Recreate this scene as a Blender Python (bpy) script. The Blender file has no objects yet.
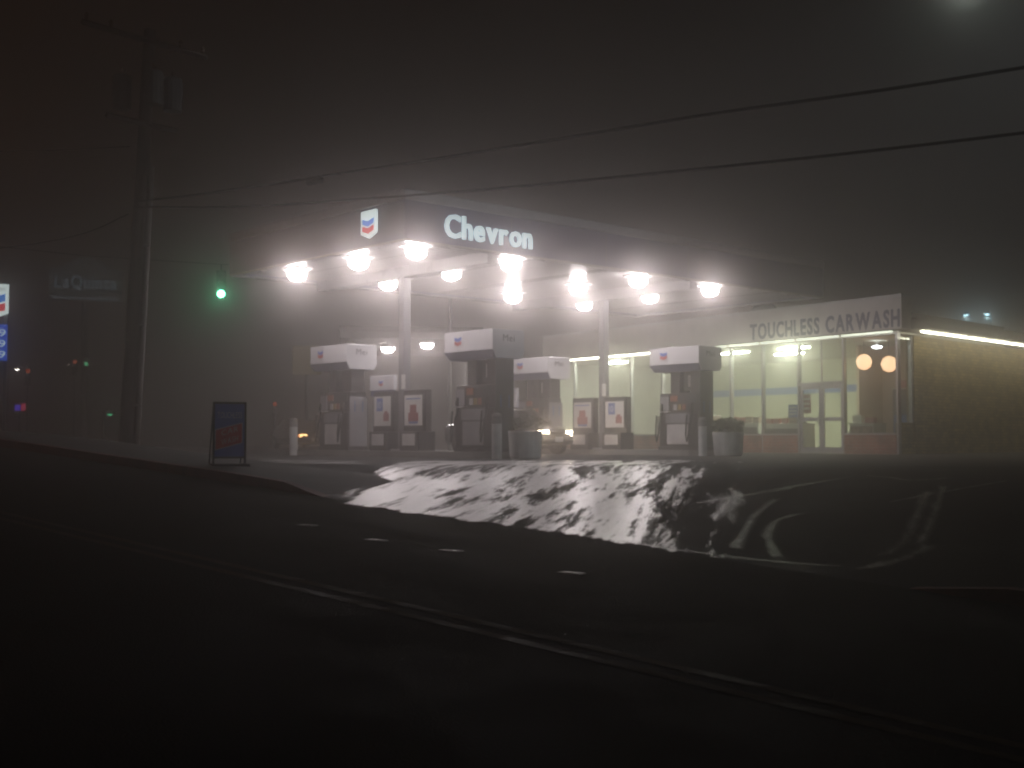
import bpy, bmesh, math, random
from mathutils import Vector, Matrix
random.seed(7)
D = bpy.data
S = bpy.context.scene
COL = S.collection
R = math.radians

# ------------------------------------------------------------------ camera, world, exposure
F_PX, CX, CY, HORIZON = 1200.0, 512.0, 384.0, 440.0
EYE = Vector((0, 0, 1.6))
PITCH = math.atan((HORIZON - CY) / F_PX)
cam = D.cameras.new('camera')
cam.sensor_width = 36.0
cam.lens = F_PX / 1024 * 36.0
cam.clip_start = 0.05
cam.clip_end = 1000
camo = D.objects.new('camera', cam)
camo.location = EYE
camo.rotation_euler = (math.pi / 2 + PITCH, 0, 0)
COL.objects.link(camo)
S.camera = camo

W = D.worlds.new('World')
S.world = W
W.use_nodes = True
_bg = W.node_tree.nodes['Background']
_bg.inputs['Color'].default_value = (0.95, 0.55, 0.36, 1)      # night cloud over a lit town, even in every direction
_bg.inputs['Strength'].default_value = 0.0026

vs = S.view_settings
vs.view_transform = 'Standard'
vs.look = 'None'
vs.exposure = 0.0
vs.gamma = 1.0
vs.use_curve_mapping = False
S.render.engine = 'CYCLES'
cy = S.cycles
cy.use_denoising = True
cy.pixel_filter_type = 'BLACKMAN_HARRIS'
cy.filter_width = 2.2            # soft hand-held compact camera
try:
    cy.denoiser = 'OPENIMAGEDENOISE'
    cy.denoising_input_passes = 'RGB_ALBEDO_NORMAL'
except Exception:
    pass
cy.max_bounces = 8
cy.diffuse_bounces = 3
cy.glossy_bounces = 3
cy.transmission_bounces = 4
cy.transparent_max_bounces = 16
cy.volume_bounces = 2
cy.sample_clamp_indirect = 4.0
cy.use_light_tree = True
cy.caustics_reflective = False
cy.caustics_refractive = False

LAMP_W = 58.0          # power of one canopy lamp
FOG_DENSITY = 0.0235

# ------------------------------------------------------------------ terrain
SX, SY = -0.762, 0.648       # up the street, to the left
NX, NY = 0.648, 0.762        # across the street, towards the forecourt
GRADE, KERB_T, LOT_Z = 0.0718, 10.3, 1.17

def ss(x):
    x = min(1, max(0, x))
    return x * x * (3 - 2 * x)

def ta(x, y):
    return NX * x + NY * y, SX * x + SY * y

def xy(t, a):
    return NX * t + SX * a, NY * t + SY * a

def hz(x, y):
    t, a = ta(x, y)
    ac = max(-40, a)
    ac = ac if ac < 20 else 20 + 6 * (1 - math.exp(-(ac - 20) / 6))
    zs = GRADE * ac
    w = 9 - 5 * ss((a - 10) / 4)
    k = ss((t - KERB_T) / w)
    return zs * (1 - k) + LOT_Z * k

def ray(px, py):
    dx, dz = (px - CX) / F_PX, -(py - CY) / F_PX
    c, s = math.cos(PITCH), math.sin(PITCH)
    return Vector((dx, c - dz * s, s + dz * c))

def on_ground(px, py):
    d = ray(px, py)
    k, step = 2.0, 0.05
    while k < 120:
        p = EYE + d * k
        if p.z < hz(p.x, p.y):
            return p.x, p.y
        k += step
    return p.x, p.y

def at(px, py, depth):
    d = ray(px, py)
    return EYE + d * (depth / d.y)

# ------------------------------------------------------------------ materials
def node(nt, kind, **kw):
    n = nt.nodes.new(kind)
    for k, v in kw.items():
        setattr(n, k, v)
    return n

def mat(name, base, rough=0.6, metal=0.0, emit=None, strength=0.0, vary=0.12, scale=6.0, bump=0.0,
        bscale=None, spec=0.5, coat=0.0, rvary=0.0, stretch=None):
    m = D.materials.new(name)
    m.use_nodes = True
    nt = m.node_tree
    b = nt.nodes['Principled BSDF']
    b.inputs['Roughness'].default_value = rough
    b.inputs['Metallic'].default_value = metal
    b.inputs['Specular IOR Level'].default_value = spec
    b.inputs['Coat Weight'].default_value = coat
    tc = node(nt, 'ShaderNodeTexCoord')
    mp = node(nt, 'ShaderNodeMapping')
    if stretch:
        mp.inputs['Scale'].default_value = stretch
    nt.links.new(tc.outputs['Object'], mp.inputs['Vector'])
    nz = node(nt, 'ShaderNodeTexNoise')
    nz.inputs['Scale'].default_value = scale
    nz.inputs['Detail'].default_value = 5
    nt.links.new(mp.outputs['Vector'], nz.inputs['Vector'])
    rp = node(nt, 'ShaderNodeValToRGB')
    rp.color_ramp.elements[0].position = 0.3
    rp.color_ramp.elements[1].position = 0.7
    rp.color_ramp.elements[0].color = (*[c * (1 - vary) for c in base], 1)
    rp.color_ramp.elements[1].color = (*[min(1, c * (1 + vary)) for c in base], 1)
    nt.links.new(nz.outputs['Fac'], rp.inputs['Fac'])
    nt.links.new(rp.outputs['Color'], b.inputs['Base Color'])
    if rvary:
        mr = node(nt, 'ShaderNodeMapRange')
        mr.inputs['To Min'].default_value = max(0.03, rough - rvary)
        mr.inputs['To Max'].default_value = min(1, rough + rvary)
        mr.inputs['From Min'].default_value = 0.35
        mr.inputs['From Max'].default_value = 0.65
        nt.links.new(nz.outputs['Fac'], mr.inputs['Value'])
        nt.links.new(mr.outputs['Result'], b.inputs['Roughness'])
    if emit:
        b.inputs['Emission Color'].default_value = (*emit, 1)
        b.inputs['Emission Strength'].default_value = strength
    if bump:
        n2 = node(nt, 'ShaderNodeTexNoise')
        n2.inputs['Scale'].default_value = bscale or scale * 6
        n2.inputs['Detail'].default_value = 4
        nt.links.new(mp.outputs['Vector'], n2.inputs['Vector'])
        bp = node(nt, 'ShaderNodeBump')
        bp.inputs['Strength'].default_value = bump
        bp.inputs['Distance'].default_value = 0.02
        nt.links.new(n2.outputs['Fac'], bp.inputs['Height'])
        nt.links.new(bp.outputs['Normal'], b.inputs['Normal'])
    return m

def glass_mat(name, tint=(0.9, 0.95, 0.92), dark=0.0):
    m = D.materials.new(name)
    m.use_nodes = True
    nt = m.node_tree
    nt.nodes.clear()
    out = node(nt, 'ShaderNodeOutputMaterial')
    tr = node(nt, 'ShaderNodeBsdfTransparent')
    tr.inputs['Color'].default_value = (*[c * (1 - dark) for c in tint], 1)
    gl = node(nt, 'ShaderNodeBsdfGlossy')
    gl.inputs['Roughness'].default_value = 0.04
    nz = node(nt, 'ShaderNodeTexNoise')
    nz.inputs['Scale'].default_value = 3
    bp = node(nt, 'ShaderNodeBump')
    bp.inputs['Strength'].default_value = 0.03
    nt.links.new(nz.outputs['Fac'], bp.inputs['Height'])
    nt.links.new(bp.outputs['Normal'], gl.inputs['Normal'])
    fr = node(nt, 'ShaderNodeFresnel')
    geo = node(nt, 'ShaderNodeNewGeometry')                 # the same reflectance on both faces of a thin pane
    ior = node(nt, 'ShaderNodeMapRange')
    ior.inputs['To Min'].default_value = 1.5
    ior.inputs['To Max'].default_value = 1 / 1.5
    nt.links.new(geo.outputs['Backfacing'], ior.inputs['Value'])
    nt.links.new(ior.outputs['Result'], fr.inputs['IOR'])
    mx = node(nt, 'ShaderNodeMixShader')
    nt.links.new(fr.outputs['Fac'], mx.inputs['Fac'])
    nt.links.new(tr.outputs[0], mx.inputs[1])
    nt.links.new(gl.outputs[0], mx.inputs[2])
    nt.links.new(mx.outputs[0], out.inputs['Surface'])
    return m

def brick_mat(name, c1, c2, mortar, scale=1.0):
    m = mat(name, c1, 0.85)
    nt = m.node_tree
    b = nt.nodes['Principled BSDF']
    tc = node(nt, 'ShaderNodeTexCoord')
    sep = node(nt, 'ShaderNodeSeparateXYZ')
    cmb = node(nt, 'ShaderNodeCombineXYZ')
    nt.links.new(tc.outputs['Object'], sep.inputs[0])
    nt.links.new(sep.outputs['X'], cmb.inputs['X'])
    nt.links.new(sep.outputs['Z'], cmb.inputs['Y'])
    br = node(nt, 'ShaderNodeTexBrick')
    br.inputs['Scale'].default_value = 1.0
    br.inputs['Brick Width'].default_value = 0.30
    br.inputs['Row Height'].default_value = 0.10
    br.inputs['Mortar Size'].default_value = 0.009
    br.inputs['Color1'].default_value = (*c1, 1)
    br.inputs['Color2'].default_value = (*c2, 1)
    br.inputs['Mortar'].default_value = (*mortar, 1)
    nt.links.new(cmb.outputs[0], br.inputs['Vector'])
    nz = node(nt, 'ShaderNodeTexNoise')
    nz.inputs['Scale'].default_value = 2.2
    nz.inputs['Detail'].default_value = 6
    nt.links.new(tc.outputs['Object'], nz.inputs['Vector'])
    mr = node(nt, 'ShaderNodeMapRange')
    mr.inputs['From Min'].default_value = 0.3
    mr.inputs['From Max'].default_value = 0.7
    mr.inputs['To Min'].default_value = 0.6
    mr.inputs['To Max'].default_value = 1.3
    nt.links.new(nz.outputs['Fac'], mr.inputs['Value'])
    mix = node(nt, 'ShaderNodeVectorMath', operation='SCALE')
    nt.links.new(br.outputs['Color'], mix.inputs[0])
    nt.links.new(mr.outputs['Result'], mix.inputs['Scale'])
    nt.links.new(mix.outputs[0], b.inputs['Base Color'])
    bp = node(nt, 'ShaderNodeBump')
    bp.inputs['Strength'].default_value = 0.8
    bp.inputs['Distance'].default_value = 0.012
    nt.links.new(br.outputs['Fac'], bp.inputs['Height'])
    bp.invert = True
    nt.links.new(bp.outputs['Normal'], b.inputs['Normal'])
    return m

M = {}
M['asphalt'] = mat('asphalt', (0.018, 0.0165, 0.015), 0.9, vary=0.35, scale=1.3, bump=0.5, bscale=60, rvary=0.1, spec=0.06)
M['lot'] = mat('lot_asphalt', (0.028, 0.026, 0.025), 0.78, vary=0.4, scale=0.7, bump=0.35, bscale=45, rvary=0.15, spec=0.12)
M['concrete'] = mat('concrete', (0.26, 0.25, 0.24), 0.6, vary=0.25, scale=1.2, bump=0.3, bscale=40, rvary=0.15)
M['walk'] = mat('sidewalk_concrete', (0.06, 0.056, 0.053), 0.75, vary=0.3, scale=1.5, bump=0.4, bscale=40)
M['red_kerb'] = mat('faded_red_kerb', (0.17, 0.045, 0.035), 0.7, vary=0.4, scale=3, bump=0.4)
M['earth'] = mat('dark_earth', (0.03, 0.028, 0.022), 0.95, vary=0.4, scale=0.5, bump=0.5)
M['yellow_paint'] = mat('worn_yellow_paint', (0.055, 0.032, 0.012), 0.8, vary=0.5, scale=3, bump=0.3, rvary=0.2, spec=0.12)
M['white_paint'] = mat('worn_white_paint', (0.50, 0.50, 0.48), 0.6, vary=0.4, scale=5)
M['marker'] = mat('glazed_lane_marker', (0.30, 0.29, 0.28), 0.45, vary=0.4, scale=20)
M['white_metal'] = mat('white_enamel', (0.74, 0.73, 0.73), 0.42, vary=0.07, scale=2)
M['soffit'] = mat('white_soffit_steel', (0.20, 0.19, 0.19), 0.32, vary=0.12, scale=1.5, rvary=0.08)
M['navy'] = mat('navy_fascia', (0.042, 0.039, 0.16), 0.26, vary=0.12, scale=1.2, coat=0.2)
M['grey_cap'] = mat('grey_cap_metal', (0.36, 0.35, 0.37), 0.4, vary=0.1)
M['post'] = mat('post_paint', (0.17, 0.165, 0.18), 0.45, vary=0.08)
M['topper'] = mat('topper_white', (0.74, 0.73, 0.76), 0.33, vary=0.05, scale=2)
M['band'] = mat('topper_blue_band', (0.075, 0.08, 0.19), 0.35, vary=0.08)
M['logo_blue'] = mat('logo_blue', (0.04, 0.16, 0.60), 0.4, vary=0.05)
M['logo_red'] = mat('logo_red', (0.60, 0.07, 0.06), 0.4, vary=0.05)
M['wash_ink'] = mat('dark_blue_letter', (0.03, 0.03, 0.13), 0.5, vary=0.1)
M['ink'] = mat('sign_ink', (0.05, 0.045, 0.07), 0.5, vary=0.1)
M['dark_panel'] = mat('pump_dark_panel', (0.055, 0.050, 0.052), 0.4, vary=0.2, scale=4)
M['green_panel'] = mat('pump_end_panel', (0.075, 0.095, 0.088), 0.42, vary=0.15, scale=3)
M['mid_panel'] = mat('pump_grey_panel', (0.30, 0.29, 0.31), 0.42, vary=0.12, scale=3)
M['white_panel'] = mat('pump_white_panel', (0.62, 0.60, 0.60), 0.42, vary=0.12, scale=3)
M['steel'] = mat('brushed_steel', (0.55, 0.55, 0.56), 0.3, metal=0.9, vary=0.1)
M['rubber'] = mat('black_rubber', (0.018, 0.018, 0.018), 0.55, vary=0.2)
M['orange'] = mat('orange_button', (0.36, 0.13, 0.07), 0.45, vary=0.1)
M['yellow'] = mat('yellow_button', (0.42, 0.32, 0.12), 0.45, vary=0.1)
M['blue'] = mat('blue_plastic', (0.05, 0.17, 0.42), 0.45, vary=0.1)
M['screen'] = mat('display_glass', (0.10, 0.11, 0.11), 0.15, vary=0.1)
M['poster'] = mat('poster_paper', (0.72, 0.70, 0.68), 0.5, vary=0.05)
M['poster_red'] = mat('poster_red_print', (0.34, 0.09, 0.09), 0.5, vary=0.2, scale=20)
M['poster_blue'] = mat('poster_blue_print', (0.10, 0.18, 0.48), 0.5, vary=0.2, scale=20)
M['planter'] = mat('planter_white', (0.62, 0.63, 0.63), 0.6, vary=0.15, scale=4, bump=0.2)
M['leaf'] = mat('planter_leaf', (0.055, 0.075, 0.035), 0.6, vary=0.4, scale=9)
M['soil'] = mat('soil', (0.04, 0.03, 0.022), 0.95, bump=0.5)
M['bollard'] = mat('bollard_white', (0.66, 0.66, 0.66), 0.5, vary=0.15, scale=5)
M['bollard_cap'] = mat('bollard_grey_cap', (0.20, 0.195, 0.19), 0.6, vary=0.3, scale=12)
M['wood_pole'] = mat('creosoted_wood', (0.050, 0.034, 0.027), 0.85, vary=0.35, scale=4, bump=0.6, stretch=(6, 6, 0.4))
M['conduit'] = mat('grey_conduit', (0.10, 0.085, 0.08), 0.65, vary=0.2)
M['tank'] = mat('transformer_grey', (0.08, 0.085, 0.085), 0.6, vary=0.1)
M['cable'] = mat('cable_black', (0.012, 0.011, 0.011), 0.7)
M['porcelain'] = mat('insulator', (0.16, 0.09, 0.06), 0.3)
M['frame_black'] = mat('black_steel_frame', (0.02, 0.02, 0.022), 0.5)
M['sign_blue'] = mat('sign_blue', (0.12, 0.18, 0.52), 0.5, vary=0.1)
M['sign_red'] = mat('sign_red', (0.62, 0.08, 0.09), 0.5, vary=0.1)
M['sign_text'] = mat('sign_white_print', (0.36, 0.35, 0.36), 0.5)
M['sign_text_dim'] = mat('sign_pale_print', (0.65, 0.64, 0.66), 0.5)
M['alu'] = mat('storefront_aluminium', (0.52, 0.51, 0.53), 0.38, metal=0.35, vary=0.08)
M['parapet'] = mat('parapet_stucco', (0.76, 0.72, 0.70), 0.75, vary=0.1, scale=1.5, bump=0.2)
M['brick_red'] = brick_mat('red_brick', (0.30, 0.12, 0.08), (0.40, 0.18, 0.12), (0.36, 0.33, 0.30))
M['brick_tan'] = brick_mat('tan_brick', (0.48, 0.38, 0.17), (0.26, 0.19, 0.08), (0.13, 0.11, 0.075))
M['glass'] = glass_mat('storefront_glass')
M['car_glass'] = glass_mat('car_glass', (0.25, 0.28, 0.28), 0.2)
M['cream'] = mat('cream_wall', (0.62, 0.62, 0.48), 0.7, vary=0.06, scale=1)
M['tan_wall'] = mat('tan_wall', (0.50, 0.38, 0.30), 0.7, vary=0.08, scale=1)
M['ceiling'] = mat('ceiling_tile', (0.60, 0.59, 0.52), 0.8, vary=0.05)
M['floor'] = mat('shop_floor', (0.30, 0.29, 0.26), 0.35, vary=0.12)
M['counter'] = mat('counter_white', (0.60, 0.60, 0.56), 0.5, vary=0.1)
M['goods_dark'] = mat('dark_goods', (0.06, 0.06, 0.065), 0.5, vary=0.5, scale=9)
M['goods_mix'] = mat('mixed_goods', (0.30, 0.22, 0.18), 0.5, vary=0.8, scale=14)
M['store_blue'] = mat('shop_blue_band', (0.07, 0.17, 0.50), 0.5, vary=0.06)
M['roof'] = mat('roof_felt', (0.07, 0.065, 0.06), 0.9)
M['car_paint'] = mat('dark_car_paint', (0.12, 0.112, 0.112), 0.2, metal=0.4, coat=0.8, vary=0.06)
M['chrome'] = mat('chrome', (0.6, 0.6, 0.6), 0.15, metal=1.0, vary=0.02)
M['galv'] = mat('galvanised_steel', (0.18, 0.18, 0.18), 0.5, metal=0.5, vary=0.15)
M['signal_body'] = mat('signal_housing', (0.02, 0.02, 0.018), 0.5)
M['wash_wall'] = mat('car_wash_wall', (0.55, 0.53, 0.51), 0.6, vary=0.08)
# lit things
M['lamp_lens'] = mat('lamp_lens', (0.8, 0.8, 0.8), 0.4, emit=(1.0, 0.91, 0.91), strength=56.0)
M['letter_glow'] = mat('lit_letter', (0.8, 0.85, 0.85), 0.4, emit=(0.62, 0.80, 0.83), strength=0.95)
M['shield_glow'] = mat('lit_shield_white', (0.8, 0.8, 0.8), 0.4, emit=(0.80, 0.95, 0.92), strength=1.1)
M['shield_blue'] = mat('lit_shield_blue', (0.05, 0.2, 0.7), 0.4, emit=(0.05, 0.25, 0.80), strength=0.8)
M['shield_red'] = mat('lit_shield_red', (0.7, 0.06, 0.06), 0.4, emit=(0.80, 0.05, 0.06), strength=0.8)
M['shield_ink'] = mat('lit_shield_ink', (0.2, 0.2, 0.25), 0.4, emit=(0.25, 0.28, 0.32), strength=0.5)
M['price_blue'] = mat('lit_price_blue', (0.03, 0.1, 0.5), 0.4, emit=(0.02, 0.08, 0.50), strength=0.9)
M['tube'] = mat('fluorescent_tube', (0.9, 0.95, 0.85), 0.4, emit=(1.0, 1.0, 0.80), strength=135.0)
M['eave_tube'] = mat('eave_tube', (0.9, 0.95, 0.85), 0.4, emit=(1.0, 0.97, 0.76), strength=18.0)
M['eave_dim'] = mat('eave_strip', (0.9, 0.95, 0.85), 0.4, emit=(0.92, 1.0, 0.78), strength=2.5)
M['globe'] = mat('warm_globe', (0.9, 0.8, 0.7), 0.4, emit=(1.0, 0.55, 0.33), strength=3.2)
M['white_lamp'] = mat('white_bay_lamp', (0.9, 0.9, 0.9), 0.4, emit=(0.95, 0.93, 1.0), strength=12.0)
M['headlight'] = mat('headlight_lens', (0.9, 0.85, 0.8), 0.2, emit=(1.0, 0.82, 0.58), strength=60.0)
M['amber'] = mat('amber_lens', (0.8, 0.3, 0.1), 0.3, emit=(1.0, 0.35, 0.12), strength=1.6)
M['amber_far'] = mat('amber_headlamp', (0.9, 0.6, 0.3), 0.3, emit=(1.0, 0.55, 0.22), strength=8.0)
M['green_lamp'] = mat('green_signal_lens', (0.3, 0.9, 0.6), 0.3, emit=(0.16, 1.0, 0.50), strength=38.0)
M['green_far'] = mat('far_green_lens', (0.3, 0.9, 0.5), 0.3, emit=(0.15, 1.0, 0.45), strength=1.3)
M['red_lamp'] = mat('far_red_lens', (0.9, 0.2, 0.1), 0.3, emit=(1.0, 0.14, 0.03), strength=0.7)
M['white_far'] = mat('far_white_lens', (0.9, 0.9, 0.9), 0.3, emit=(1.0, 0.92, 0.82), strength=12.0)
M['cyan_far'] = mat('far_cool_lens', (0.7, 0.9, 0.9), 0.3, emit=(0.55, 0.88, 1.0), strength=6.0)
M['street_lens'] = mat('street_lamp_lens', (0.9, 0.95, 0.9), 0.3, emit=(0.78, 0.95, 0.80), strength=8.0)
M['sodium'] = mat('sodium_lens', (0.9, 0.6, 0.3), 0.3, emit=(1.0, 0.40, 0.13), strength=60.0)
M['neon_red'] = mat('neon_red', (0.8, 0.1, 0.2), 0.4, emit=(1.0, 0.06, 0.16), strength=0.5)
M['neon_blue'] = mat('neon_blue', (0.1, 0.1, 0.8), 0.4, emit=(0.18, 0.10, 1.0), strength=0.7)
M['hotel_face'] = mat('dim_lit_sign_face', (0.06, 0.08, 0.10), 0.5, emit=(0.35, 0.55, 0.60), strength=0.04)
M['hotel_text'] = mat('dim_lit_sign_text', (0.2, 0.25, 0.3), 0.5, emit=(0.45, 0.62, 0.75), strength=0.26)
M['yellow_sign'] = mat('dim_yellow_sign', (0.25, 0.19, 0.03), 0.5, emit=(0.85, 0.62, 0.06), strength=0.05)

def slush_mat(name, ang, lo, hi, soft=0.10, base=(0.66, 0.63, 0.66), scale=1.0, stretch=9.0, edge=0.16, edge_v=None, worn=0.0, edge_l=None, fade=0.55):
    """thin wet slush: opaque where the streaky noise says so, thinning at the sheet's rim (its own uv)"""
    m = D.materials.new(name)
    m.use_nodes = True
    nt = m.node_tree
    b = nt.nodes['Principled BSDF']
    L = nt.links.new
    tc = node(nt, 'ShaderNodeTexCoord')
    mp = node(nt, 'ShaderNodeMapping')
    mp.vector_type = 'TEXTURE'
    mp.inputs['Rotation'].default_value = (0, 0, ang)
    mp.inputs['Scale'].default_value = (stretch * scale, scale, scale)
    L(tc.outputs['Object'], mp.inputs['Vector'])
    n1 = node(nt, 'ShaderNodeTexNoise')
    n1.inputs['Scale'].default_value = 2.6
    n1.inputs['Detail'].default_value = 6
    n1.inputs['Roughness'].default_value = 0.6
    n1.inputs['Distortion'].default_value = 0.6
    L(mp.outputs[0], n1.inputs['Vector'])
    n2 = node(nt, 'ShaderNodeTexNoise')
    n2.inputs['Scale'].default_value = 0.45
    n2.inputs['Detail'].default_value = 3
    L(tc.outputs['Object'], n2.inputs['Vector'])
    n3 = node(nt, 'ShaderNodeTexNoise')
    n3.inputs['Scale'].default_value = 8.0
    n3.inputs['Detail'].default_value = 8
    n3.inputs['Roughness'].default_value = 0.65
    L(mp.outputs[0], n3.inputs['Vector'])
    mxn = node(nt, 'ShaderNodeMix')
    mxn.inputs['Factor'].default_value = 0.42
    L(n1.outputs['Fac'], mxn.inputs['A'])
    L(n3.outputs['Fac'], mxn.inputs['B'])
    ad = node(nt, 'ShaderNodeMath', operation='MULTIPLY_ADD')
    ad.inputs[1].default_value = 0.16
    L(n2.outputs['Fac'], ad.inputs[0])
    L(mxn.outputs['Result'], ad.inputs[2])
    # rim
    sep = node(nt, 'ShaderNodeSeparateXYZ')
    L(tc.outputs['UV'], sep.inputs[0])
    def rim(sock, e):
        a = node(nt, 'ShaderNodeMath', operation='PINGPONG')
        a.inputs[1].default_value = 0.5
        L(sock, a.inputs[0])
        q = node(nt, 'ShaderNodeMath', operation='DIVIDE')
        q.inputs[1].default_value = e
        L(a.outputs[0], q.inputs[0])
        return q.outputs[0]
    mn = node(nt, 'ShaderNodeMath', operation='MINIMUM')
    if edge_l:                                             # a crisp left rim, a ragged right one
        rl = node(nt, 'ShaderNodeMath', operation='DIVIDE')
        rl.inputs[1].default_value = edge_l
        L(sep.outputs['X'], rl.inputs[0])
        rr = node(nt, 'ShaderNodeMath', operation='SUBTRACT')
        rr.inputs[0].default_value = 1.0
        L(sep.outputs['X'], rr.inputs[1])
        rq = node(nt, 'ShaderNodeMath', operation='DIVIDE')
        rq.inputs[1].default_value = edge
        L(rr.outputs[0], rq.inputs[0])
        m2 = node(nt, 'ShaderNodeMath', operation='MINIMUM')
        L(rl.outputs[0], m2.inputs[0])
        L(rq.outputs[0], m2.inputs[1])
        L(m2.outputs[0], mn.inputs[0])
    else:
        L(rim(sep.outputs['X'], edge), mn.inputs[0])
    L(rim(sep.outputs['Y'], edge_v or edge), mn.inputs[1])
    mr = node(nt, 'ShaderNodeMapRange')
    mr.inputs['From Max'].default_value = 1.0
    mr.inputs['To Min'].default_value = -fade
    mr.inputs['To Max'].default_value = 0.0
    L(mn.outputs[0], mr.inputs['Value'])
    tl = node(nt, 'ShaderNodeMath', operation='MULTIPLY_ADD')
    tl.inputs[1].default_value = -worn
    L(sep.outputs['X'], tl.inputs[0])
    L(ad.outputs[0], tl.inputs[2])
    sm = node(nt, 'ShaderNodeMath', operation='ADD')
    L(tl.outputs[0], sm.inputs[0])
    L(mr.outputs['Result'], sm.inputs[1])
    th = node(nt, 'ShaderNodeMapRange')
    th.interpolation_type = 'SMOOTHSTEP'
    th.inputs['From Min'].default_value = lo
    th.inputs['From Max'].default_value = hi
    L(sm.outputs[0], th.inputs['Value'])
    L(th.outputs['Result'], b.inputs['Alpha'])
    rp = node(nt, 'ShaderNodeValToRGB')
    rp.color_ramp.elements[0].position = lo + 0.05
    rp.color_ramp.elements[1].position = min(1, hi + 0.25)
    rp.color_ramp.elements[0].color = (*[c * 0.55 for c in base], 1)
    rp.color_ramp.elements[1].color = (*base, 1)
    L(sm.outputs[0], rp.inputs['Fac'])
    L(rp.outputs['Color'], b.inputs['Base Color'])
    b.inputs['Roughness'].default_value = 0.34
    b.inputs['Specular IOR Level'].default_value = 0.6
    b.inputs['Coat Weight'].default_value = 0.9
    b.inputs['Coat Roughness'].default_value = 0.28
    bp = node(nt, 'ShaderNodeBump')
    bp.inputs['Strength'].default_value = 0.6
    bp.inputs['Distance'].default_value = 0.02
    L(n3.outputs['Fac'], bp.inputs['Height'])
    L(bp.outputs['Normal'], b.inputs['Normal'])
    return m

# ------------------------------------------------------------------ mesh helpers
class MB:
    def __init__(self):
        self.bm = bmesh.new()
    def box(self, c, s, rz=0.0, bevel=0.0):
        mtx = Matrix.Translation(Vector(c)) @ Matrix.Rotation(rz, 4, 'Z') @ Matrix.Diagonal((s[0], s[1], s[2], 1))
        r = bmesh.ops.create_cube(self.bm, size=1, matrix=mtx)
        if bevel:
            ed = list({e for v in r['verts'] for e in v.link_edges})
            bmesh.ops.bevel(self.bm, geom=ed, offset=bevel, segments=1, affect='EDGES')
        return self
    def b2(self, x0, x1, y0, y1, z0, z1, bevel=0.0):
        return self.box(((x0 + x1) / 2, (y0 + y1) / 2, (z0 + z1) / 2), (abs(x1 - x0), abs(y1 - y0), abs(z1 - z0)), 0, bevel)
    def prism(self, pts, axis, a0, a1):
        """pts: 2d polygon in the two other axes (order x,y,z), pushed along axis"""
        def mk(p, a):
            if axis == 0: return (a, p[0], p[1])
            if axis == 1: return (p[0], a, p[1])
            return (p[0], p[1], a)
        v0 = [self.bm.verts.new(mk(p, a0)) for p in pts]
        v1 = [self.bm.verts.new(mk(p, a1)) for p in pts]
        n = len(pts)
        self.bm.faces.new(v0)
        self.bm.faces.new(v1[::-1])
        for i in range(n):
            self.bm.faces.new((v0[i], v1[i], v1[(i + 1) % n], v0[(i + 1) % n]))
        return self
    def lathe(self, prof, c=(0, 0, 0), n=16):
        rings = []
        for r, z in prof:
            if r < 1e-5:
                rings.append([self.bm.verts.new((c[0], c[1], c[2] + z))])
            else:
                rings.append([self.bm.verts.new((c[0] + r * math.cos(2 * math.pi * k / n), c[1] + r * math.sin(2 * math.pi * k / n), c[2] + z)) for k in range(n)])
        for a, b in zip(rings, rings[1:]):
            for k in range(n):
                k2 = (k + 1) % n
                q = [a[k % len(a)], a[k2 % len(a)], b[k2 % len(b)], b[k % len(b)]]
                u = []
                for v in q:
                    if v not in u: u.append(v)
                if len(u) > 2:
                    self.bm.faces.new(u)
        for ring in (rings[0], rings[-1]):
            if len(ring) > 2:
                self.bm.faces.new(ring)
        return self
    def tube(self, pts, r, n=8):
        pts = [Vector(p) for p in pts]
        rings = []
        for i, p in enumerate(pts):
            d = (pts[min(i + 1, len(pts) - 1)] - pts[max(i - 1, 0)]).normalized()
            up = Vector((0, 0, 1)) if abs(d.z) < 0.95 else Vector((1, 0, 0))
            x = d.cross(up).normalized()
            y = d.cross(x).normalized()
            rr = r[i] if isinstance(r, (list, tuple)) else r
            rings.append([self.bm.verts.new(p + (x * math.cos(2 * math.pi * k / n) + y * math.sin(2 * math.pi * k / n)) * rr) for k in range(n)])
        for a, b in zip(rings, rings[1:]):
            for k in range(n):
                self.bm.faces.new((a[k], a[(k + 1) % n], b[(k + 1) % n], b[k]))
        self.bm.faces.new(rings[0])
        self.bm.faces.new(rings[-1][::-1])
        return self
    def grid(self, f, nu, nv, uv=True):
        """sheet f(u,v) -> point, u,v in 0..1, with a uv map"""
        lay = self.bm.loops.layers.uv.verify() if uv else None
        vs_ = [[self.bm.verts.new(f(i / nu, j / nv)) for j in range(nv + 1)] for i in range(nu + 1)]
        for i in range(nu):
            for j in range(nv):
                fc = self.bm.faces.new((vs_[i][j], vs_[i + 1][j], vs_[i + 1][j + 1], vs_[i][j + 1]))
                fc.smooth = True
                if uv:
                    for lp, (a, b) in zip(fc.loops, ((i, j), (i + 1, j), (i + 1, j + 1), (i, j + 1))):
                        lp[lay].uv = (a / nu, b / nv)
        return self
    def build(self, name, m, parent=None, loc=None, rz=None, smooth=False, norm=True):
        if norm:
            bmesh.ops.recalc_face_normals(self.bm, faces=self.bm.faces)
        me = D.meshes.new(name)
        self.bm.to_mesh(me)
        self.bm.free()
        if smooth:
            for p in me.polygons: p.use_smooth = True
        return link(name, me, m, parent, loc, rz)

def link(name, me, m, parent=None, loc=None, rz=None):
    o = D.objects.new(name, me)
    if m is not None:
        me.materials.clear()
        me.materials.append(M[m] if isinstance(m, str) else m)
    COL.objects.link(o)
    if parent: o.parent = parent
    if loc is not None: o.location = loc
    if rz is not None: o.rotation_euler = (0, 0, rz)
    return o

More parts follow.
